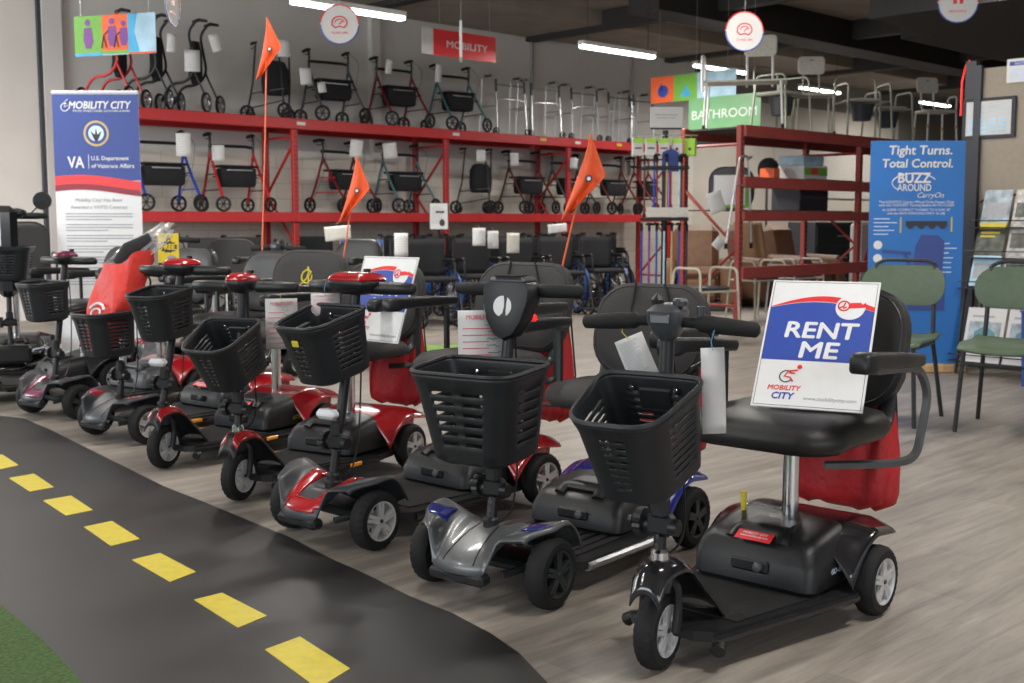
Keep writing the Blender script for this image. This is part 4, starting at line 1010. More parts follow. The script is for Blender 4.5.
def euro(label, loc, rz, col):
    t = thing('folding_walker', label, 'walker', loc, rz, 'slim folding walkers on the top shelf')
    for sg in (-1, 1):
        x = sg*.13
        tb(t, 'curved_frame', [(x, .12, .90), (x, .02, .80), (x, .10, .42), (x, -.03, .30), (x, -.22, .30), (x, -.34, .12)], .015, col, rad=.12)
        tb(t, 'rear_strut', [(x, .08, .42), (x, .24, .12)], .012, col)
        b = MB(); b.tube([(x, .08, .89), (x, .16, .91), (x, .26, .895)], [.014, .018, .014], 10); b.build('grip', 'rubber', t)
        smallwheel(t, (x+.03*sg, -.34, .10), .10, rim='silver'); smallwheel(t, (x+.03*sg, .24, .10), .10, rim='silver')
        tb(t, 'inner_strut', [(x*.4, .04, .66), (x*.7, -.02, .32)], .009, 'tube_black')
    b = MB(); L = []
    for (q, s_) in ((.30, .7), (.4, 1), (.6, 1), (.72, .7)): L.append(rr(.17*s_, .10*s_, .03, 3, q, 0, .03))
    b.loft(L); b.build('folded_seat', 'fabric_black', t); t.scale = (1.14, 1.0, 1.16); return t
def metal_walker(label, loc, rz, w=.27, h=.86, wheels=True, first=None):
    t = thing('metal_walker', label, 'walker', loc, rz, 'bare metal walkers on the top shelf')
    for sg in (-1, 1):
        x = sg*w
        b = MB(); b.tube(rpath([(x*1.05, .22, .0), (x, .17, h-.02), (x, .12, h), (x, -.10, h), (x, -.15, h-.04), (x*1.03, -.20, .0)], .05), .0125, 8); b.build('side_frame', 'aluminium', t)
        b = MB(); b.tube([(x, .10, h), (x, -.06, h)], .017, 10); b.build('grip', 'grey_plastic', t)
        tb(t, 'side_bar', [(x, .19, .42), (x, -.17, .42)], .010, 'aluminium')
        for y, q in ((.22, 1.05), (-.20, 1.03)):
            b = MB(); b.tube([(x*q, y, 0), (x*q, y, .04)], [.017, .013], 8); b.build('leg_tip', 'rubber', t)
        if wheels: smallwheel(t, (x*1.12, -.20, .055), .055, rim='dark_metal')
        b = MB(); b.tube([(x*1.0, -.16, .62), (x*.99, -.15, .80)], .019, 8); b.build('folding_sleeve', 'grey_plastic', t)
    tb(t, 'front_bar', [(-w, -.155, .72), (w, -.155, .72)], .011, 'gunmetal'); tb(t, 'front_bar', [(-w, -.175, .48), (-w*.6, -.19, .52), (w*.6, -.19, .52), (w, -.175, .48)], .010, 'aluminium')
    return t
RZ_ = AL
def sat(px, D): return rk(px, 200, D)[0]
DT = 12.52
euro('bright red folding walker at the left end of the top shelf', W(sat(122, DT), DT, TOPZ), AL+R(215), 'roll_red')
euro('black folding walker right behind the picture board on the top shelf', W(sat(158, DT), DT+.0, TOPZ), AL+R(222), 'tube_black')
euro('black folding walker with a large white tag, third on the top shelf', W(sat(197, DT), DT-.0, TOPZ), AL+R(215), 'tube_black')
tri_walker('three wheel walker with black bag on the top shelf beside the tallest flag', W(sat(277, DT), DT, TOPZ), AL-R(10))
rollator('black framed rollator with cream tag on the top shelf', W(sat(334, DT), DT, TOPZ), AL-R(8), 'gunmetal')
rollator('burgundy rollator on the top shelf', W(sat(399, DT), DT, TOPZ), AL-R(5), 'maroon')
rollator('teal rollator on the top shelf', W(sat(457, DT), DT, TOPZ), AL-R(5), 'teal')
for k, (px, w) in enumerate(zip((506, 541, 579, 616, 640), ('just right of the teal rollator', 'second right of the teal rollator', 'in the middle of the walker row', 'fourth in the walker row', 'last at the right end'))):
    metal_walker('bare metal walker on the top shelf, '+w, W(sat(px, DT), DT+(.05 if k < 4 else .15), TOPZ), AL-R(4+3*(k % 2)))
DM = 12.5
rollator('blue rollator on the lower shelf beside the tall blue banner', W(sat(163, DM), DM, MIDZ), AL-R(5), 'roll_blue', w=.31, cross='roll_blue')
rollator('red rollator with black pouch on the lower shelf behind the tallest flag', W(sat(236, DM), DM, MIDZ), AL-R(6), 'roll_red', wr=.09)
rollator('dark red transport rollator on the lower shelf behind the middle flag', W(sat(346, DM), DM+.05, MIDZ), AL+R(10), 'maroon', wr=.10, cross='roll_red')
rollator('pale teal rollator on the lower shelf above the clipboard sign', W(sat(404, DM), DM, MIDZ), AL-R(4), 'teal')
tri_walker('three wheel walker with black bag on the lower shelf', W(sat(480, DM), DM, MIDZ), AL-R(12))
rollator('bronze rollator on the lower shelf left of the third flag', W(sat(527, DM), DM, MIDZ), AL-R(5), 'bronze')
rollator('black rollator hidden behind the third flag on the lower shelf', W(sat(571, DM), DM+.05, MIDZ), AL-R(2), 'gunmetal')
rollator('red brown rollator near the right end of the lower shelf', W(sat(612, DM), DM, MIDZ), AL-R(5), 'bronze')
rollator('dark red walker at the very right end of the lower shelf', W(sat(648, DM), DM+.05, MIDZ), AL+R(15), 'maroon')
# paper tags on the walkers
for (px, py, w, h, lab, rl) in ((192, 50, .17, .24, 'large white tag hanging on the third folding walker', 0), (172, 34, .1, .2, 'white tag on the folding walker beside the picture board', 5), (213, 34, .12, .2, 'dark blue and white tag on the third folding walker', -15),
        (284, 40, .16, .20, 'white tag beside the top shelf bag of the three wheel walker', 0), (305, 68, .14, .20, 'white tag on the black framed rollator', -4), (321, 82, .10, .13, 'cream tag on the seat of the black framed rollator', -8),
        (390, 60, .09, .18, 'white tag on the burgundy rollator', 8), (439, 64, .09, .24, 'tall white tag on the teal rollator', 3)):
    s_, z_ = rk(px, py, 12.15); paper_tag(W(s_, 12.15, z_), AL-R(30), w, h, lab, rl)
for (px, py, w, h, lab, rl) in ((183, 133, .16, .26, 'crumpled white tag on the blue rollator', 0), (218, 145, .14, .18, 'white tag on the red rollator on the lower shelf', 0), (357, 140, .16, .22, 'white tag above the middle flag', 6), (389, 143, .18, .20, 'wide white tag on the pale teal rollator', -6),
        (481, 150, .13, .16, 'white tag on the lower three wheel walker', 0), (514, 153, .12, .18, 'white tag on the bronze rollator', -4), (574, 158, .12, .16, 'white tag beside the third flag', 3)):
    s_, z_ = rk(px, py, 12.1); paper_tag(W(s_, 12.1, z_), AL-R(30), w, h, lab, rl)

# ------------------------------------------------------------------ wheelchairs under the rack
def wheelchair(label, loc, rz, rimc='rim_blue', uph='fabric_black', group='wheelchairs lined up under the rack', fold=False):
    t = thing('wheelchair', label, 'wheelchair', loc, rz, group); w = .12 if fold else .215
    for sg in (-1, 1):
        x = sg*w; X = sg*(w+.05)
        T = Tm((X, .12, .305)) @ Matrix.Rotation(R(90), 4, 'Y')
        b = MB(T); b.lathe([(.285, -.013), (.300, -.012), (.305, 0), (.300, .012), (.285, .013)], 40, closed=True); wl = b.build('large_wheel', 'rubber', t)
        b = MB(T); b.lathe([(0, -.03), (.025, -.03), (.025, .03), (0, .03)], 12)
        for k in range(12): b.tube([(.02*math.cos(k*.5236), .02*math.sin(k*.5236), 0), (.285*math.cos(k*.5236+.1), .285*math.sin(k*.5236+.1), 0)], .0025, 4)
        b.build('spokes', 'silver', wl)
        b = MB(Tm((X+sg*.03, .12, .305)) @ Matrix.Rotation(R(90), 4, 'Y')); b.tube([(.275*math.cos(k*math.pi/18), .275*math.sin(k*math.pi/18), 0) for k in range(36)], .014, 6, closed=True); b.build('hand_rim', rimc, wl)
        smallwheel(t, (x, -.28, .09), .09, .025)
        b = MB(); b.tube(rpath([(x, .17, .93-.0), (x, .18, .88), (x, .17, .18), (x, -.28, .20)], .04), .012, 8); b.tube(rpath([(x, .17, .48), (x, -.22, .48), (x, -.30, .40), (x, -.40, .10)], .06), .012, 8); b.build('side_frame', rimc if uph != 'fabric_black' else 'tube_black', t)
        b = MB(); b.tube([(x, .16, .93), (x, .28, .93)], .016, 8); b.build('push_handle', 'rubber', t)
        b = MB(); b.tube(rpath([(x, .15, .68), (x, -.16, .68), (x, -.18, .50)], .06), .011, 8); b.box((x, .0, .70), (.045, .26, .03), .01); b.build('armrest', 'tube_black', t)
        b = MB(); b.box((x*.62, -.44, .10), (.14, .15, .012), .005, Tm()); b.build('footplate', 'tube_black', t)
    b = MB(); b.box((0, -.02, .50), (2*w, .40, .05), .018); b.build('seat', uph, t)
    b = MB(); b.grid(lambda u, v: ((u-.5)*2*w, .155+.03*math.sin(u*math.pi), .52+.40*v), 8, 6); b.build('backrest', uph, t, smooth=60, solid=.02)
    b = MB(); b.tube([(-w, .0, .2), (w, .0, .46)], .01, 6); b.build('cross_brace', 'tube_black', t); b = MB(); b.tube([(w, .03, .2), (-w, .03, .46)], .01, 6); b.build('cross_brace', 'tube_black', t)
    return t
wc = [(430, 9.4, 20, 'with a blue hoop right of the middle flag'), (477, 9.5, 20, 'behind the white emblem scooter, left side'), (521, 9.4, 20, 'right behind the white emblem scooter head'),
      (562, 9.5, 20, 'left of the third flag rod'), (602, 9.6, 20, 'right of the third flag rod')]
wc += [(px, 10.55, 18, 'in the middle row, '+w_) for px, w_ in ((405, 'behind the rental sign'), (440, 'second from the left'), (475, 'third from the left'), (510, 'fourth from the left'), (545, 'fifth from the left'), (580, 'sixth from the left'), (615, 'at its right end'))]
wc += [(px, 11.65, 16, 'in the back row, '+w_) for px, w_ in ((395, 'at its left end'), (428, 'second from the left'), (460, 'third from the left'), (492, 'fourth from the left'), (523, 'fifth from the left'), (554, 'sixth from the left'), (584, 'seventh from the left'), (614, 'at its right end'))]
w0 = wf = None
for i, (px, D, a, lab) in enumerate(wc):
    loc = W(sat(px, D), D, 0); lb = 'black wheelchair '+lab
    if D > 10:
        if wf is None: wf = wheelchair(lb.replace('black', 'folded black'), loc, AL-R(a), fold=True)
        else: dup(wf, loc, AL-R(a), lb.replace('black', 'folded black'))
    elif w0 is None: w0 = wheelchair(lb, loc, AL-R(a))
    else: dup(w0, loc, AL-R(a), lb)
wheelchair('blue seated wheelchair left of the middle flag rod', W(sat(360, 9.6), 9.6, 0), AL-R(40), 'silver', 'denim')
wheelchair('dark wheelchair behind the second row scooters, at the left', W(sat(205, 12.0), 12.0, 0), AL-R(30), 'silver', 'fabric_grey')
wheelchair('dark wheelchair behind the tallest flag rod', W(sat(245, 12.1), 12.1, 0), AL-R(15), 'tube_black', 'fabric_grey')
wheelchair('dark wheelchair beside the rack upright left of the middle flag', W(sat(318, 12.1), 12.1, 0), AL-R(20), 'tube_black', 'fabric_black')
for (px, py, D, w, h, lab) in ((401, 233, 9.35, .14, .24, 'white tag on the wheelchair behind the rental sign'), (479, 228, 9.25, .14, .19, 'white tag above the scooter with the emblem, first of three'), (493, 231, 9.25, .12, .19, 'white tag above the scooter with the emblem, second of three'),
        (513, 233, 9.2, .14, .22, 'crumpled tag above the scooter with the emblem, third of three'), (557, 224, 9.25, .22, .10, 'wide white card lying on the wheelchair by the third flag'), (337, 226, 9.3, .25, .14, 'grey card lying on the blue wheelchair')):
    s_, z_ = rk(px, py, D); paper_tag(W(s_, D, z_), AL-R(35), w, h, lab, -5 if w > .2 else 0, 'card' if 'crumpled' in lab or 'grey' in lab else 'paper', 'white tags on the wheelchairs')
# clipboard sign
s_, z_ = rk(439, 230, 11.0); t = thing('framed_notice', 'small framed white notice tilted in front of the lower rack beam', 'notice', W(s_, 11.0, z_), AL-R(35)); P = PM((0, 0, 0), (1, 0, 0), (-.1, .1, 1))
b = MB(P); b.box((0, .17, 0), (.24, .34, .012), .003); b.build('notice_frame', 'ink', t, smooth=0)
flat('notice_sheet', [rect(-.11, .01, .11, .33)], 'paper', t, P, .0075)
flat('notice_picture', [rect(-.04, .21, .07, .235), disc(.04, .09, .035, 14, .045)][:1], 'ink', t, P, .0095)
flat('notice_picture', [disc(.04, .09, .035, 14, .045)], 'ink', t, P, .0095)
flat('notice_text', [rect(-.09, .28-.018*k, .03+.02*(k % 3), .284-.018*k) for k in range(12)], 'ink_grey', t, P, .0092)
b = MB(); b.tube([(0, .01, .0), (0, .06, -.45), (0, .06, -.9)], .012, 8); b.build('notice_stand', 'tube_black', t)
# ------------------------------------------------------------------ signs and banners
t = thing('roll_up_banner', 'tall blue and white roll up banner standing by the left wall', 'banner', (-3.21, 9.0, 0), 0)
bw, bh = .665, 2.0; P = PM((0, 0, .09), (1, 0, 0))
b = MB(P); b.box((0, bh/2, 0), (bw, bh, .004)); b.build('banner_sheet', 'white', t, smooth=0)
flat('blue_field', [rect(-bw/2, bh*.665, bw/2, bh-.012)], 'sign_navy', t, P, .0025)
n = 16; xs = [-bw/2+bw*k/n for k in range(n+1)]
wv = lambda x, a, c: bh*c+a*math.sin((x/bw+.5)*3.4+.6)
flat('red_wave', [[(x, wv(x, .03, .632)) for x in xs]+[(x, wv(x, .03, .672)) for x in reversed(xs)]], 'sign_red', t, P, .0035)
flat('dark_wave', [[(x, wv(x, .03, .615)) for x in xs]+[(x, wv(x, .03, .637)) for x in reversed(xs)]], 'maroon', t, P, .0040)
text('MOBILITY CITY', .48, .035, bh*.953, 'white', t, P, 'banner_lettering', .004, .055, bold=.02, shear=.2)
text('WE FIX WHEELCHAIRS, SCOOTERS & MORE', .44, .045, bh*.930, 'white', t, P, 'banner_lettering', .004)
strokes('wheelchair_logo', [[(-.235+.03*math.cos(R(a)), bh*.945+.03*math.sin(R(a))) for a in range(60, 360, 25)], [(-.21, bh*.975), (-.235, bh*.965), (-.235, bh*.945), (-.21, bh*.952)]], .004, 'white', t, P, .004)
flat('seal', [disc(0, bh*.845, .098)], 'gold', t, P, .004); flat('seal', [disc(0, bh*.845, .082)], 'sign_navy', t, P, .005); flat('seal', [disc(0, bh*.845, .060)], 'ink_pale', t, P, .006)
flat('seal', [[(-.045, bh*.855), (-.01, bh*.84), (0, bh*.865), (.01, bh*.84), (.045, bh*.855), (.01, bh*.815), (-.01, bh*.815)]], 'ink', t, P, .007)
text('VA', .125, -.165, bh*.735, 'white', t, P, 'banner_lettering', .004, .085, bold=.02)
flat('divider', [rect(-.068, bh*.71, -.064, bh*.765)], 'white', t, P, .004)
text('U.S. Department', .29, -.045, bh*.748, 'white', t, P, 'banner_lettering', .004, align='LEFT', bold=.01); text('of Veterans Affairs', .33, -.045, bh*.721, 'white', t, P, 'banner_lettering', .004, align='LEFT', bold=.01)
text('Mobility City? Has Been', .36, .0, bh*.588, 'ink_grey', t, P, 'banner_lettering', .003, bold=.01); text('Awarded a VA/FSS Contract', .44, .0, bh*.563, 'ink_grey', t, P, 'banner_lettering', .003, bold=.01)
rows = []; rn = random.Random(5); y = bh*.535
for grp in range(7):
    for k in range(3): rows.append(rect(-.26, y, .26-(rn.uniform(.02, .25) if k == 2 else 0), y+.008)); y -= .022
    y -= .018
flat('body_text', rows, 'ink_grey', t, P, .003)
b = MB(P); b.box((0, bh+.005, 0), (bw+.01, .022, .02), .006); b.build('top_bar', 'white', t)
b = MB(); b.box((0, .0, .045), (bw+.03, .18, .085), .03); b.build('banner_base', 'aluminium', t)
b = MB(); b.tube([(0, .04, .05), (0, .02, 2.08)], .012, 8); b.build('banner_pole', 'aluminium', t)

def hang_wires(t, P, pts, ztop, o):
    for (x, y) in pts:
        p = P @ Vector((x, y, 0)); b = MB(); b.tube([p, Vector((p.x, p.y+.02, ztop-o.z))], .0015, 4); b.build('wire', 'aluminium', t)
# picture board, upper left
o = Vector((-2.72, 8.05, 2.24)); t = thing('picture_board', 'hanging rectangular board with green and orange panels at upper left', 'sign', o); P = PM((0, 0, 0), (1, -.30, 0))
w, h = .645, .27; x0 = -w/2
b = MB(P); b.box((0, h/2, 0), (w, h, .006)); b.build('board', 'sign_sky', t, smooth=0)
flat('green_panel', [rect(x0, .02, x0+w*.345, h)], 'sign_lime', t, P, .0035); flat('orange_panel', [rect(x0+w*.345, .03, x0+w*.665, h)], 'sign_orange', t, P, .0035)
flat('edge_stripe', [rect(x0, 0, x0+w*.34, .02)], 'sign_cyan', t, P, .004); flat('edge_stripe', [rect(x0+w*.34, .008, x0+w*.67, .03)], 'sign_lime', t, P, .004); flat('edge_stripe', [rect(x0+w*.67, 0, w/2, .012)], 'sign_orange', t, P, .004)
flat('blue_panel', [[(x0+w*.665, .012), (x0+w*.80, .012), (x0+w*.74, h*.55), (x0+w*.78, h), (x0+w*.665, h)]], 'sign_cyan', t, P, .0036)
def figure(cx, cy, s, walker):
    flat('figure', [disc(cx, cy+.175*s, .022*s, 16), [(cx-.03*s, cy+.14*s), (cx+.03*s, cy+.14*s), (cx+.042*s, cy+.05*s), (cx+.02*s, cy), (cx-.02*s, cy), (cx-.036*s, cy+.06*s)]], 'purple', t, P, .005)
    if walker: strokes('figure_walker', [[(cx-.03*s, cy+.11*s), (cx-.07*s, cy+.08*s), (cx-.09*s, cy-.01*s)], [(cx-.07*s, cy+.08*s), (cx-.05*s, cy-.01*s)]], .003, 'ink', t, P, .006)
figure(x0+w*.17, .05, 1.0, False); figure(x0+w*.47, .06, .95, True); figure(x0+w*.61, .06, .85, True)
hang_wires(t, P, [(-w*.42, h), (w*.42, h)], 4.1, o)
# second picture board over the bathroom sign
o = Vector((2.225, 14.44, 2.60)); t = thing('picture_board', 'orange and green picture board hanging behind the pale green sign', 'sign', o); P = PM((0, 0, 0), (.69, -.724, 0))
w, h = 1.31, .325; x0 = -w/2
b = MB(P); b.box((0, h/2, 0), (w, h, .006)); b.build('board', 'sign_sky', t, smooth=0)
flat('orange_panel', [rect(x0, .0, x0+w*.28, h)], 'sign_orange', t, P, .0035); flat('green_panel', [rect(x0+w*.28, .0, x0+w*.56, h)], 'sign_lime', t, P, .0035)
flat('picture', [disc(x0+w*.15, .14, .085, 16, .075), [(x0+w*.10, .15), (x0+w*.13, .25), (x0+w*.16, .15)]], 'sign_blue', t, P, .005)
flat('picture', [[(x0+w*.36, .05), (x0+w*.42, .20), (x0+w*.50, .05)]], 'sign_cyan', t, P, .005)
hang_wires(t, P, [(-w*.4, h), (w*.4, h)], 4.1, o)
o = Vector((2.54, 14.0, 2.21)); t = thing('bathroom_sign', 'pale green hanging sign reading BATHROOM in white', 'sign', o); P = PM((0, 0, 0), (.69, -.724, 0))
w, h = 1.05, .394
b = MB(P); b.box((0, h/2, 0), (w, h, .006)); b.build('sign_board', 'sign_green', t, smooth=0)
text('BATHROOM', w*.9, 0, h*.48, 'white', t, P, 'lettering', .004, h*.27, bold=-.0)
hang_wires(t, P, [(-w*.4, h), (w*.4, h)], 4.1, o)
# red mobility sign
o = W(8.27, 9.4, 2.83); t = thing('mobility_sign', 'red hanging sign reading MOBILITY in white', 'sign', o, AL); P = PM((0, 0, 0), (1, 0, 0)); w, h = .88, .27
b = MB(P); b.box((0, h/2, 0), (w, h, .006)); b.build('sign_board', 'sign_red', t, smooth=0)
b = MB(P); b.box((-w/2-.075, h/2+.0, -.002), (.15, h*.98, .004)); b.build('end_panel', 'paper', t, smooth=0)
text('MOBILITY', w*.66, .03, h*.48, 'white', t, P, 'lettering', .004, h*.27, bold=.01)
hang_wires(t, P, [(-w*.4, h), (w*.4, h)], 4.1, o)
t = thing('hanging_sign', 'white hanging sign seen edge on in front of the red MOBILITY sign', 'sign', atY(461, 60, 10.2)); b = MB(); b.box((0, 0, .155), (.022, .30, .31), .002, Tm(rz=R(2))); b.build('sign_board', 'white', t, smooth=0)
b = MB(); b.tube([(0, 0, .31), (0, 0, 1.5)], .0015, 4); b.build('wire', 'aluminium', t)
def round_sign(label, c, yaw, body='TUNE UPS', r=.15, icon=True):
    t = thing('round_sign', label, 'sign', c, 0, 'round white shop signs'); P = PM((0, 0, 0), (math.cos(yaw), math.sin(yaw), 0))
    b = MB(P); b.lathe([(0, -.004), (r, -.004), (r, .004), (0, .004)], 40); b.build('sign_disc', 'paper', t, smooth=30)
    strokes('rim', [[(r*.975*math.cos(R(a)), r*.975*math.sin(R(a))) for a in range(0, 181, 8)]], .0055, 'sign_red', t, P, .003); strokes('rim', [[(r*.975*math.cos(R(a)), r*.975*math.sin(R(a))) for a in range(180, 361, 8)]], .0055, 'sign_blue', t, P, .003)
    if icon:
        strokes('gauge_icon', [[(r*.38*math.cos(R(a)), r*.10+r*.30*math.sin(R(a))) for a in range(-20, 201, 12)]+[(-r*.42, 0), (-r*.22, -r*.16), (0, -r*.10), (r*.22, -r*.16), (r*.38, -.0)]], .005, 'sign_red', t, P, .005)
        strokes('gauge_icon', [[(r*.22*math.cos(R(a)), r*.08+r*.18*math.sin(R(a))) for a in range(10, 180, 14)], [(-.005, 0), (r*.14, r*.16)]], .004, 'sign_red', t, P, .005)
    else: flat('tool_icon', [rect(-r*.25, -r*.05, -r*.06, r*.5), rect(.01, -r*.05, r*.25, r*.5)], 'sign_red', t, P, .005)
    text(body, r*.85, 0, -r*.42, 'sign_red', t, P, 'lettering', .005, r*.12)
    b = MB(); b.tube([(0, 0, r), (0, 0, 4.1-c[2])], .0015, 4); b.build('wire', 'aluminium', t)
round_sign('round white sign over the red framed shelf walkers, reading TUNE UPS', atY(339.5, 24.5, 9.0), 0)
round_sign('round white TUNE UPS sign in front of the shower chairs', atY(744.5, 31.5, 9.0), R(5))
round_sign('round white sign at top left, turned almost edge on', atY(172, 4, 8.2), R(88), 'REPAIRS', icon=False)
round_sign('round white sign cut by the top edge at upper right', atY(958, 3, 9.0), R(-5), 'REPAIRS', icon=False)
# product banner at right
o = Vector((3.12, 8.45, 0)); t = thing('product_banner', 'blue product banner reading Tight Turns Total Control by the partition', 'banner', o); P = PM((-.16, 0, .06), (1, -.05, 0), (.115, .02, 1)); w, h = .68, 1.63
b = MB(P); b.box((0, h/2, 0), (w, h, .004)); b.build('banner_sheet', 'poster_blue', t, smooth=0)
text('Tight Turns.', w*.66, .02, h*.952, 'white', t, P, 'banner_lettering', .004, bold=.02, shear=.1); text('Total Control.', w*.74, .0, h*.90, 'white', t, P, 'banner_lettering', .004, bold=.02, shear=.1)
text('BUZZ', w*.34, -.02, h*.835, 'white', t, P, 'logo_lettering', .004, .07, bold=.03); text('AROUND', w*.36, -.02, h*.792, 'white', t, P, 'logo_lettering', .004, .05, bold=.01)
text('CarryOn', w*.28, .10, h*.755, 'white', t, P, 'logo_lettering', .005, .05, shear=.4)
strokes('logo_swoosh', [[(-.02+.16*math.cos(R(a))*1.0, h*.812+.07*math.sin(R(a))) for a in range(20, 235, 12)]], .004, 'white', t, P, .004)
text('The LIGHTEST Center-Wheel Drive Power Chair', w*.8, 0, h*.728, 'white', t, P, 'small_lettering', .004); text('with the TIGHTEST Turning Radius IN ITS CLASS!', w*.8, 0, h*.712, 'white', t, P, 'small_lettering', .004)
text('It\'s SUPER COMPACT THANKS TO A SLIM 18"', w*.72, 0, h*.693, 'white', t, P, 'small_lettering', .004); text('with the BASE WEIGHING ONLY 35 LBS.', w*.62, 0, h*.677, 'white', t, P, 'small_lettering', .004)
rn = random.Random(8)
for rows in ([rect(-w*.45, h*.65-k*.028, -w*.45+rn.uniform(.1, .17), h*.65-k*.028+.007) for k in range(5)], [rect(w*.22, h*.54-k*.035, w*.22+rn.uniform(.08, .15), h*.54-k*.035+.007) for k in range(7)], [rect(-w*.45, h*.42-k*.03, -w*.45+rn.uniform(.1, .2), h*.42-k*.03+.007) for k in range(4)]): flat('small_print', rows, 'ink_pale', t, P, .004)
flat('yellow_mark', [rect(-w*.17, h*.59, -w*.155, h*.66)], 'yellow', t, P, .004); flat('yellow_mark', [rect(w*.37, h*.595, w*.385, h*.66)], 'yellow', t, P, .004)
b = MB(P); b.box((w*.11, h*.632, .004), (w*.44, .035, .004), .001); 
for k in range(4): b.lathe([(0, -.002), (.028, -.002), (.028, .002), (0, .002)], 16, Tm((-w*.06+k*w*.115, h*.625, .006)))
b.build('frame_picture', 'ink', t)
flat('badge', [disc(-w*.40, h*.535, .032, 18), disc(-w*.40, h*.475, .032, 18)], 'white', t, P, .004); 
b = MB(P); b.prism([(-.02, h*.42), (.20, h*.42), (.21, h*.55), (.16, h*.58), (.04, h*.58), (.0, h*.53)], .003, .005); b.prism([(-.24, h*.515), (-.03, h*.505), (-.03, h*.49), (-.24, h*.50)], .003, .005); b.prism([(-.09, h*.50), (-.06, h*.50), (-.0, h*.40), (-.03, h*.40)], .003, .005); b.prism([(-.05, h*.24), (.22, h*.24), (.22, h*.40), (-.05, h*.40)], .003, .005)
b.build('chair_picture', 'sign_navy', t, smooth=0)
b = MB(); b.box((-.15, .05, .03), (.72, .30, .06), .01); b.build('wooden_base', 'wood', t, smooth=0)
b = MB(P); b.tube([(0, .0, -.02), (0, h, -.02)], .01, 8); b.build('banner_pole', 'aluminium', t)

# ------------------------------------------------------------------ partition on the right
wallbox('wall_right', 8.58, 8.70, -3.0, 3.95, 0, 2.24, 'beige_panel').name = 'wall_right.001'
wallbox('trim_16', 8.56, 8.64, 3.95, 4.03, 0, 2.30, 'post_dark')
wallbox('trim_17', 8.54, 8.58, 3.90, 3.95, 0, 2.26, 'post_dark')
wallbox('baseboard_right', 8.55, 8.58, -3.0, 3.94, 0, .10, 'post_dark')
s0 = W(8.60, 4.045, 0)
t = thing('led_strip', 'thin glowing red strip on the side of the dark post', 'light', s0, AL)
b = MB(); b.tube([(-.04, .01, 1.90), (-.04, .01, 2.15), (-.01, .0, 2.27), (.03, -.01, 2.315)], .008, 6); b.build('tube_light', 'led_red', t)
def onpart(D, z): return W(8.575, D, z)
PR = tuple(-N)
t = thing('framed_certificate', 'framed white document in a thin black frame on the beige partition', 'picture frame', onpart(3.84, 1.87)); P = PM((0, 0, 0), PR)
b = MB(P); b.box((0, 0, .01), (.40, .30, .02), .004); b.build('frame', 'ink', t, smooth=0); flat('document', [rect(-.17, -.125, .17, .125)], 'paper', t, P, .021)
flat('document_print', [rect(-.12, .075, .12, .083), rect(-.14, .04, .14, .045)]+[rect(-.15+.075*i, -.11+.03*j, -.15+.075*i+.06, -.11+.03*j+.02) for i in range(4) for j in range(4)], 'sign_sky', t, P, .0225)
t = thing('notice_sign', 'white notice with blue heading at the top right corner', 'sign', onpart(3.60, 2.20)); P = PM((0, 0, 0), PR)
b = MB(P); b.box((0, 0, .012), (.24, .17, .006)); b.build('notice_board', 'white', t, smooth=0); flat('notice_heading', [rect(-.10, .035, .11, .065)], 'sign_blue', t, P, .0155)
flat('notice_print', [rect(-.10, -.07+.018*k, .10-.03*(k % 2), -.062+.018*k) for k in range(5)]+[rect(.03, -.03, .10, .02)], 'ink_pale', t, P, .0155); text('NOTICE', .12, 0, .05, 'white', t, P, 'lettering', .0165, .018)
# magazine rack with magazines
MR = (8.30, 3.47); t = thing('magazine_rack', 'black wire magazine rack against the beige partition', 'magazine rack', W(MR[0], MR[1], 0), AL)
b = MB()
for y in (-.33, .33): b.tube(rpath([(-.20, y, 0), (-.12, y, .5), (.16, y, 1.24)], .1), .011, 6); b.tube([(.16, y, 1.24), (.20, y, 0)], .009, 6)
b.build('rack_frame', 'tube_black', t)
b = MB(); b.tube([(.16, .36*math.cos(R(a)), 1.24+.06*math.sin(R(a))) for a in range(0, 181, 12)], .009, 6); b.build('top_arch', 'bronze', t)
for k, (z, x) in enumerate(((.10, -.19), (.62, -.07), (.84, -.0), (1.06, .07))):
    b = MB(); b.box((x-.03, 0, z), (.10, .72, .008)); b.tube([(x-.08, -.36, z+.05), (x-.08, .36, z+.05)], .005, 6); b.build('tray', 'tube_black', t)
mags = [(.21, 1.075, .10, 'grey magazine with an aircraft picture, top left of the rack', 'mag_a', None), (-.02, 1.075, .10, 'pale magazine with a small yellow circle on the cover', 'mag_b', 'circle'), (.21, .855, .03, 'dark magazine with a bright yellow heading', 'mag_c', 'bar'), (-.02, .855, .03, 'brown and white magazine beside the yellow headed one', 'mag_b', None),
        (.21, .635, -.04, 'pale blue magazine just behind the green chair back', 'sign_sky', None), (-.02, .635, -.04, 'red and white magazine behind the green chair back', 'mag_b', None)]
for (y, z, x, lab, m, ex) in mags:
    c = W(MR[0]+x-.04, MR[1]+y, z); g = thing('magazine', lab, 'magazine', c, 0, 'magazines in the rack'); P = PM((0, 0, 0), PR, tuple(U*.32+Vector((0, 0, 1))))
    b = MB(P); b.box((0, .135, .002), (.205, .27, .008), .001); b.build('cover', m, g, smooth=0)
    if ex == 'bar': flat('heading', [rect(-.095, .20, .095, .25)], 'yellow', g, P, .0065); flat('heading', [rect(-.08, .165, .06, .18), rect(-.08, .14, .03, .152)], 'yellow', g, P, .0065)
    else:
        flat('cover_picture', [rect(-.085, .06, .085, .17)], 'ink_grey' if m != 'mag_b' else 'mag_c', g, P, .0065)
        if ex: flat('cover_circle', [disc(0, .21, .03, 18)], 'yellow', g, P, .0065)
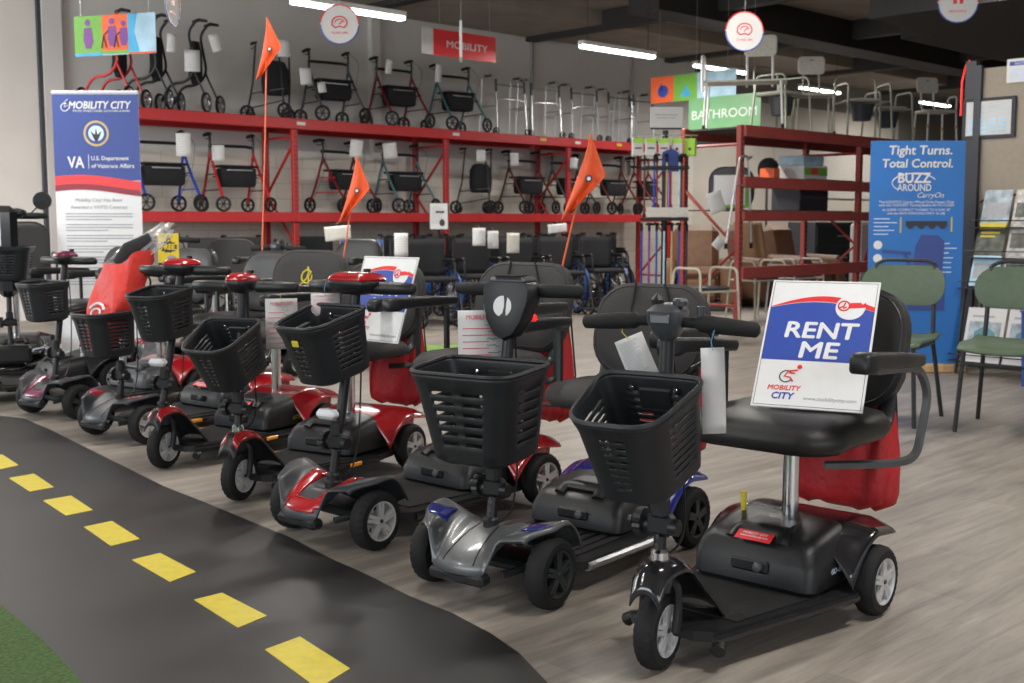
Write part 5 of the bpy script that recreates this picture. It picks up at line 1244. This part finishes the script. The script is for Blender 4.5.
for (y, lab, m) in ((.13, 'white brochure with a house picture low in the rack', 'paper'), (-.17, 'second white brochure low in the rack', 'paper')):
    c = W(MR[0]-.26, MR[1]+y, .10); g = thing('brochure', lab, 'brochure', c, 0, 'large brochures low in the rack'); P = PM((0, 0, 0), PR, tuple(U*.3+Vector((0, 0, 1))))
    b = MB(P); b.box((0, .2, .002), (.28, .40, .01), .001); b.build('cover', m, g, smooth=0); flat('cover_picture', [rect(-.115, .10, .115, .30)], 'mag_a', g, P, .0085); flat('cover_picture', [[(-.07, .16), (.08, .16), (.08, .22), (.0, .27), (-.07, .22)]], 'teal', g, P, .0095); flat('cover_print', [rect(-.10, .33, .06, .345)], 'ink_grey', g, P, .0085)
t = thing('waste_bin', 'dark blue box standing beside the magazine rack at the right edge', 'box', W(7.95, 2.98, 0), AL+R(8)); b = MB(); L = [rr(.34, .46, .03, 3, .0), rr(.36, .50, .03, 3, .5)]; b.loft(L, cap=True); b.build('box_body', 'denim', t, smooth=30); b = MB(); b.tube(rr(.36, .50, .03, 3, .505), .01, 6, closed=True); b.build('box_rim', 'sign_navy', t)

# ------------------------------------------------------------------ green waiting chairs
def green_chair(label, loc, rz):
    t = thing('side_chair', label, 'chair', loc, rz, 'green waiting chairs')
    def seat(u, v): x = (u-.5)*.46; y = (v-.5)*.44; k = (abs(u-.5)*2)**3; return (x*(1-.06*abs(v-.5)*2), y*(1-.10*k), .445+.016*(abs(u-.5)*2)**2+.02*max(0, v-.8)*5-.025*max(0, .15-v)*6)
    b = MB(); b.grid(seat, 14, 12); b.build('seat', 'green_seat', t, smooth=60, solid=.014)
    b = MB(); L = []
    for (tt, ins) in ((0, .015), (.004, 0), (.014, 0), (.018, .015)):
        L.append([(p[0], .225+tt-.05*(p[0]/.25)**2+.02*(p[1]/.1), .745+p[1]) for p in rr(.47-2*ins, .225-2*ins, .105, 6)])
    b.loft(L); b.build('backrest', 'green_seat', t, smooth=60)
    for sg in (-1, 1):
        x = sg*.205
        tb(t, 'front_leg', [(x*.9, -.18, .43), (x*1.02, -.20, 0)], .012, 'dark_metal')
        tb(t, 'rear_leg', [(x*.80, .235, .86), (x*.86, .20, .44), (x*1.05, .29, 0)], .012, 'dark_metal')
        b = MB(); b.tube([(x*.9, -.18, .425), (x*.86, .20, .425)], .010, 6); b.build('seat_rail', 'dark_metal', t)
    b = MB(); b.tube(rpath([(-.164, .235, .86), (-.12, .245, .885), (.12, .245, .885), (.164, .235, .86)], .03), .011, 8); b.build('top_rail', 'dark_metal', t)
    b = MB(); b.tube([(-.19, -.19, .36), (.19, -.19, .36)], .008, 6); b.build('stretcher', 'dark_metal', t)
    return t
ga = math.atan2(.5, .866)
gc = green_chair('green metal framed chair right of the blue product banner', (2.62, 6.02, 0), -R(36))
dup(gc, (2.10, 6.36, 0), -R(36), 'green chair directly in front of the blue product banner'); dup(gc, (3.02, 5.74, 0), -R(36), 'green chair almost wholly cut off by the right edge')
t = thing('yellow_card', 'yellow and white card hanging at the right edge by the green chairs', 'card', (2.53, 5.55, .37)); P = PM((0, 0, 0), (1, 0, 0)); b = MB(P); b.box((.03, .2, 0), (.09, .40, .004)); b.build('card', 'paper', t, smooth=0); flat('yellow_field', [rect(-.015, .0, .075, .17)], 'yellow', t, P, .003)

# ------------------------------------------------------------------ shower seats and commodes on top of the right rack
DR = 7.6
def legs4(t, w, d, h, m, tip=True, spread=1.1, clamp=None):
    for sx_ in (-1, 1):
        for sy in (-1, 1):
            b = MB(); b.tube([(sx_*w, sy*d, h), (sx_*w*spread, sy*d*spread, .0)], .013, 8); l = b.build('leg', m, t)
            b = MB(); b.tube([(sx_*w*spread, sy*d*spread, 0), (sx_*w*spread, sy*d*spread, .04)], [.022, .015], 8); b.build('leg_tip', 'rubber' if not clamp else m, l)
            if clamp: b = MB(); b.tube([(sx_*w*1.03, sy*d*1.03, h*.62), (sx_*w*1.045, sy*d*1.045, h*.52)], .02, 8); b.build('leg_clamp', clamp, l)
def plastic_back(t, x, y, z, w=.30, h=.20, rz=0, tilt=-8):
    T = Tm((x, y, z), rz, 0, R(tilt)) @ Matrix.Rotation(R(90), 4, 'X'); b = MB(T)
    b.loft([rr(w-.02, h-.02, .04, 4, -.012), rr(w, h, .05, 4, 0), rr(w, h, .05, 4, .012), rr(w-.02, h-.02, .04, 4, .02)]); b.m('ink'); b.box((0, h*.28, .012), (.05, .022, .022), .008); b.m('card')
    for i in range(-3, 4): b.lathe([(0, .0215), (.004, .0215), (.004, .0), (0, 0)], 6, Tm((i*.035, -h*.15, 0)))
    return b.build('backrest', 'cream_plastic', t)
def shower_chair(label, loc, rz, m='aluminium', seatm='cream_plastic', h=.46, clamp=None, arms=False):
    t = thing('shower_chair', label, 'shower chair', loc, rz, 'shower chairs on the right rack')
    legs4(t, .20, .17, h, m, clamp=clamp)
    b = MB(); b.loft([rr(.46, .36, .06, 4, h), rr(.48, .38, .07, 4, h+.015), rr(.47, .37, .07, 4, h+.03)]); b.build('seat', seatm, t)
    for sg in (-1, 1): tb(t, 'back_post', [(sg*.09, .12, h), (sg*.095, .22, h+.10), (sg*.09, .26, h+.46)], .012, m)
    plastic_back(t, 0, .25, h+.40, .32, .22)
    if arms: tb(t, 'arm_loop', [(.23, .12, h), (.25, .12, h+.22), (.25, -.10, h+.22), (.23, -.12, h)], .012, m, rad=.06)
    return t
def commode(label, loc, rz, m='sage_tube', h=.45, w=.27, bucket=True, back=True):
    t = thing('commode_frame', label, 'commode', loc, rz, 'tube framed commodes')
    for sg in (-1, 1):
        b = MB(); b.tube(rpath([(sg*w*1.08, -.24, 0), (sg*w, -.20, h+.22), (sg*w, .18, h+.22), (sg*w*1.08, .24, 0)], .07, 5), .013, 8); b.build('side_frame', m, t)
        b = MB(); b.tube([(sg*w, -.21, h), (sg*w, .20, h)], .011, 6); b.build('seat_rail', m, t)
    tb(t, 'front_rail', [(-w, -.2, h), (w, -.2, h)], .011, m); tb(t, 'rear_rail', [(-w, .2, h-.0), (w, .2, h-.0)], .011, m)
    if back: tb(t, 'back_hoop', [(-w, .20, h), (-w, .22, h+.34), (w, .22, h+.34), (w, .20, h)], .012, m, rad=.09)
    b = MB(); b.loft([rr(.42, .38, .12, 5, h+.012), rr(.44, .40, .14, 5, h+.025), rr(.43, .39, .13, 5, h+.038)]); b.build('seat', 'card' if bucket else 'grey_plastic', t)
    if bucket: b = MB(); b.loft([rr(.20, .20, .08, 4, h-.22), rr(.27, .27, .1, 4, h-.02)]); b.build('bucket', 'grey_plastic', t)
    return t
# transfer bench
t = thing('transfer_bench', 'long white transfer bench on the right rack behind the round sign', 'bench', W(sat(742, DR), DR, RZ), R(-14)); h = .50
legs4(t, .40, .19, h, 'white_tube', spread=1.06)
for k in range(5): b = MB(); b.box((0, -.16+.08*k, h+.015), (.92, .055, .022), .008); b.build('seat_slat', 'cream_plastic', t)
tb(t, 'arm_loop', [(-.44, -.19, h-.10), (-.45, -.19, h+.30), (-.45, .16, h+.30), (-.44, .19, h-.10)], .018, 'white_tube', rad=.09)
for x in (.02, .30): tb(t, 'back_post', [(x, .17, h-.02), (x, .22, h+.15), (x-.01, .24, h+.46)], .016, 'white_tube')
plastic_back(t, .16, .24, h+.44, .36, .24)
shower_chair('shower chair with cream back on two posts, second on the right rack', W(sat(811, DR), DR, RZ), R(-6), m='tan_tube')
commode('grey green commode frame with a wide top hoop, third on the right rack', W(sat(852, DR), DR-.1, RZ), R(8))
commode('olive commode frame next to the far shower chair', W(sat(886, DR), DR+.02, RZ), R(12), 'tan_tube', h=.42, w=.22, back=False)
shower_chair('shower chair with cream seat and orange leg clamps, nearest the partition', W(sat(929, DR), DR-.05, RZ), R(10), m='white_tube', clamp='wood', arms=True)
commode('dark tubed commode frame at the back of the right rack', W(sat(779, 7.6), 7.6, RZ), AL, 'sage_tube', h=.42, w=.24)
# ------------------------------------------------------------------ things in and behind the right rack
def carton(name, label, s_, D, z, w, d, h, m, band=None, cat='box', rz=0, pic=None, group='boxes in the right rack'):
    t = thing(name, label, cat, W(s_, D, z), AL+rz, group); b = MB(); b.box((0, 0, h/2), (w, d, h), .008); b.build('box_body', m, t, smooth=0); P = PM((0, -d/2, 0), (1, 0, 0))
    if band: flat('band', [rect(-w*.49, h*.35, w*.49, h*.85)], band, t, P, .001)
    if pic: flat('box_picture', [rect(-w*.2, h*.4, w*.1, h*.8)], pic, t, P, .002)
    b = MB(P); b.box((0, h+.001, -d/2), (w*.96, .003, .05)); b.build('packing_tape', 'card', t, smooth=0)
    return t
for (z, i0) in ((1.58, 1), (1.22, 1), (1.22, 0), (1.58, 0)):
    pass
def shelf_board(s0_, s1_, z): b = MB(); b.box(((s0_+s1_)/2-10.25, .37, z+.006), (s1_-s0_, .72, .012)); b.build('shelf_board', 'shelf_dark', rrk, smooth=0)
shelf_board(11.6, 12.6, 1.58); carton('carton', 'white box with a green band on the upper shelf of the right rack', 12.25, 7.75, 1.593, .52, .36, .18, 'paper', 'sign_lime', pic='sign_red')
carton('carton', 'pale grey box lying on top of the green banded box', 12.22, 7.75, 1.775, .45, .34, .11, 'sign_sky')
carton('carton', 'small orange box on the upper shelf of the right rack', 11.70, 7.85, 1.593, .13, .2, .14, 'sign_orange')
shelf_board(11.9, 12.6, 1.22); carton('carton', 'flat black box on the middle shelf of the right rack', 12.20, 7.75, 1.233, .62, .40, .27, 'ink')
shelf_board(10.3, 10.95, 1.22)
t = thing('boxed_bath_cushion', 'grey wrapped pack with white and green label at the right rack end', 'package', W(10.62, 7.62, 1.233), R(-12)); b = MB(); L = [[(p[0], y_, p[1]+.24) for p in rr(.50*q, .47*q, .16, 5)] for y_, q in ((-.09, .92), (-.06, 1), (.06, 1), (.09, .92))]; b.loft(L); b.build('pack_body', 'grey_plastic', t); P = PM((-.0, -.092, 0), (1, 0, 0))
flat('label', [rect(-.19, .04, .19, .38)], 'white', t, P, .001); flat('label_border', [rect(-.19, .02, .19, .055), rect(.15, .05, .19, .38)], 'sign_lime', t, P, .0025); flat('label_picture', [disc(.06, .17, .06, 14, .09)], 'ink_pale', t, P, .0025)
# standing fan and boards on the back wall side
t = thing('pedestal_fan', 'dark round fan against the pale far wall', 'fan', W(16.2, 10.9, 0), AL-R(20)); b = MB(Tm((0, 0, 1.95), 0, 0, R(90))); b.lathe([(0, -.06), (.12, -.06), (.20, -.02), (.20, .03), (.1, .07), (0, .08)], 24); b.build('fan_head', 'tube_black', t); b = MB(); b.tube([(0, .03, .03), (0, .03, 1.85)], .02, 8); b.build('pole', 'tube_black', t); b = MB(); b.lathe([(0, 0), (.2, 0), (.18, .03), (0, .05)], 20); b.build('base', 'tube_black', t)
wallbox('x', 19.6, 24.0, WB-.04, WB-.0, 1.6, 2.9, 'card').name = 'trim_18'
t = thing('storage_cabinet', 'low dark cabinet behind the right rack', 'cabinet', W(16.4, 9.9, 0), AL); b = MB(); b.box((0, 0, .55), (1.5, .5, 1.1), .01); b.build('cabinet_body', 'post_dark', t)
for k in range(3): b = MB(); b.box((0, -.26, .2+.34*k), (1.44, .02, .30), .005); dr = b.build('drawer', 'dark_metal', t); b = MB(); b.box((0, -.28, .2+.34*k), (.3, .02, .02), .005); b.build('drawer_handle', 'aluminium', dr)
t = thing('packaged_item', 'white bag with a red and yellow mark leaning by the right rack', 'bag', W(15.0, 8.5, 0), AL); b = MB(); b.box((0, 0, .55), (.4, .18, 1.1), .05); b.build('bag_body', 'paper', t); P = PM((0, -.092, 0), (1, 0, 0)); flat('bag_mark', [[(-.08, .55), (.1, .9), (.12, .75), (0, .5)]], 'sign_red', t, P, .001)
def recliner(label, loc, rz, m='leather', cloth=False):
    t = thing('recliner_chair', label, 'armchair', loc, rz, 'brown recliner chairs')
    b = MB(); b.box((0, -.02, .28), (.56, .66, .34), .08); b.build('seat_base', m, t); b = MB(); b.box((0, -.05, .47), (.54, .62, .14), .06); b.build('seat_cushion', m, t)
    b = MB(); b.box((0, 0, .34), (.60, .20, .72), .095, Tm((0, .34, .38), 0, 0, R(-14))); b.build('backrest', m, t)
    if cloth: b = MB(); b.grid(lambda u, v: ((u-.5)*.5, -.13+.02*math.sin(u*9)+.0, .05+v*.66), 12, 6, Tm((0, .34, .38), 0, 0, R(-14))); b.build('cover_cloth', 'tan_cloth', t, smooth=60, solid=.01)
    for sg in (-1, 1): b = MB(); b.loft([[(sg*.36+p[0], y_, p[1]+.36-dz) for p in rr(.17*q, .56*q, .08, 5)] for (y_, q, dz) in ((-.40, .8, .05), (-.34, 1, .01), (0, 1, 0), (.3, .95, -.02), (.36, .8, 0))]); b.build('arm', m, t)
    b = MB(); b.box((0, 0, .06), (.7, .6, .12), .02); b.build('base', 'shelf_dark', t); return t
recliner('brown leather recliner with a tan cloth over it behind the right rack', W(13.0, 8.75, 0), AL-R(15), cloth=True)
recliner('second brown recliner standing behind the right rack', W(14.3, 9.0, 0), AL-R(5))
recliner('brown recliner at the left end of the right rack, partly behind the canes', W(11.7, 8.9, 0), AL-R(50))
for k, (s_, D) in enumerate(((9.0, 6.75), (11.15, 7.62), (11.95, 7.62))):
    commode('tan tubed commode with grey seat on the floor, '+['left of the red rack upright', 'under the lowest rack beam', 'at the right under the lowest beam', 'behind the red end frame'][k], W(s_, D, 0), AL-R(12), 'tan_tube' if k != 2 else 'aluminium', h=.44, w=.23, bucket=False, back=False)
# folded metal walker hung on the rack end, with tags
t = thing('folded_walker', 'folded shiny walker hanging on the left upright of the right rack', 'walker', W(10.13, 7.17, .85), AL-R(0))
for k, (x0_, x1_, y) in enumerate(((-.22, .0, 0), (.28, .20, .03))): b = MB(); b.tube(rpath([(x0_, y, .0), (x1_-.0, y, .92), (x1_+.06, y, .94)], .05), .013, 8); b.m('rubber'); b.tube([(x0_, y, -.03), (x0_, y, .03)], .018, 8); b.build('leg', 'aluminium', t)
b = MB(); b.tube(rpath([(.0, 0, .90), (.04, .0, .94), (.18, .03, .94), (.20, .03, .90)], .03), .013, 8); b.build('top_bar', 'aluminium', t); tb(t, 'cross_bar', [(-.06, 0, .64), (.23, .03, .62)], .01, 'aluminium')
b = MB(); b.tube([(.12, .03, .94), (.12, .07, .97)], .008, 6); b.build('hook', 'dark_metal', t)
for (px, py, w, h, lab, rl) in ((713, 192, .17, .22, 'white sheet of paper hanging at the foot of the folded walker', -18), (722, 239, .11, .12, 'small diamond turned tag on the red rack brace', 40)):
    s_, z_ = rk(px, py, 7.14); paper_tag(W(s_, 7.14, z_), AL-R(30), w, h, lab, rl, group='tags at the left end of the right rack')
# ------------------------------------------------------------------ cane stand
CS = W(9.55, 7.7, 0); t = thing('cane_stand', 'black pole stand full of coloured canes with a white sign on top', 'display stand', CS, AL-R(40))
b = MB(); b.cyl((0, 0, .02), (0, 0, 2.05), .03, 10); b.build('stand_pole', 'tube_black', t); b = MB(); b.lathe([(0, 0), (.26, 0), (.24, .03), (0, .05)], 24); b.build('stand_base', 'tube_black', t)
for z in (1.13, .18, 1.66):
    b = MB(); b.box((0, 0, z), (.46, .30, .035), .008); b.build('cane_tray', 'tube_black', t)
b = MB(); b.box((0, -.155, 1.20), (.44, .012, .10), .002); b.build('price_rail', 'card', t)
P = PM((0, -.05, 2.02), (1, 0, 0)); b = MB(P); b.box((.0, .16, 0), (.34, .21, .012)); b.build('header_sign', 'paper', t, smooth=0); flat('header_band', [rect(-.17, .035, .17, .09)], 'ink', t, P, .004); flat('header_print', [rect(-.12, .18, .12, .19), rect(-.10, .15, .10, .158)], 'ink_grey', t, P, .008)
b = MB(PM((0.04, -.12, 1.62), (1, 0, 0), (0, .2, 1))); b.prism([(-.10, 0), (.10, 0), (.085, .20), (.0, .25), (-.085, .20)], 0, .008); b.build('purple_card', 'sign_navy', t, smooth=0)
cols = ['roll_blue', 'purple', 'maroon', 'rim_blue', 'bronze', 'sign_sky', 'purple', 'wood', 'maroon', 'roll_blue', 'leather', 'ink']
names = ['blue', 'purple', 'dark red', 'steel blue', 'bronze', 'pale blue', 'violet', 'light wooden', 'maroon', 'bright blue', 'brown', 'black']
def cane(label, loc, m, h, gr):
    t = thing('walking_cane', label, 'cane', loc, random.uniform(-.5, .5), gr)
    b = MB(); b.tube([(0, 0, 0), (0, 0, h-.05)], .0105, 8); b.build('shaft', m, t); b = MB(); b.tube(rpath([(0, 0, h-.06), (0, 0, h), (.0, -.03, h+.02), (0, -.11, h+.01)], .03), .013, 8); b.build('handle', 'rubber', t); b = MB(); b.tube([(0, 0, -.01), (0, 0, .04)], [.017, .014], 8); b.build('tip', 'rubber', t)
Rt = Matrix.Rotation(AL-R(40), 4, 'Z')
for k in range(12):
    x = -.22+.04*k; y = -.11 if k % 2 else .09
    cane(names[k]+' patterned cane in the lower tier of the cane stand', CS+Rt @ Vector((x, y, .205)), cols[k], .86, 'canes in the lower tier of the stand')
for k in range(7):
    x = -.20+.066*k; j = (k*5+4) % 12
    cane(names[j]+' cane in the upper tier of the cane stand', CS+Rt @ Vector((x, -.12 if k % 2 else .08, 1.155)), cols[j], .62, 'canes in the upper tier of the stand')
for k, (px, py, m) in enumerate(((651, 137, 'paper'), (662, 136, 'paper'), (672, 136, 'card'), (684, 140, 'paper'), (693, 142, 'lime_box'))):
    g = thing('hanging_package', ['pale package at the left end of the hanging row', 'white and green package, second from the left', 'grey package in the middle of the hanging row', 'white and lime package with a dark dot', 'lime package at the right end of the hanging row'][k], 'package', CS+Rt @ Vector((-.30+.14*k, -.04, 1.785)), AL-R(35+8*k), 'packages hanging over the cane stand')
    b = MB(); b.box((0, 0, .09), (.11, .07, .18), .004); b.build('box_body', m, g, smooth=0); P = PM((0, -.036, 0), (1, 0, 0)); flat('top_band', [rect(-.054, .13, .054, .179)], 'lime_box', g, P, .001); flat('dot', [disc(0, .07, .016, 12)] if k > 2 else [rect(-.035, .07, .035, .085)], 'ink', g, P, .002)
    b = MB(); b.tube([(0, 0, .18), (0, .02, .215)], .004, 5); b.build('hang_hook', 'aluminium', g)
b = MB(Matrix.Identity(4)); b.tube([(-.36, -.02, 2.0), (.34, -.02, 2.0)], .008, 6); b.build('hook_bar', 'aluminium', t)
# small patch of turf far behind the scooters
b = MB(); b.prism([(-1.0, 8.2), (.1, 8.5), (-.1, 10.3), (-1.3, 10.1)], 0, .008); tag(b.build('turf_mat', 'turf2', smooth=0), 'small patch of bright green turf on the floor in front of the wheelchairs', 'turf')
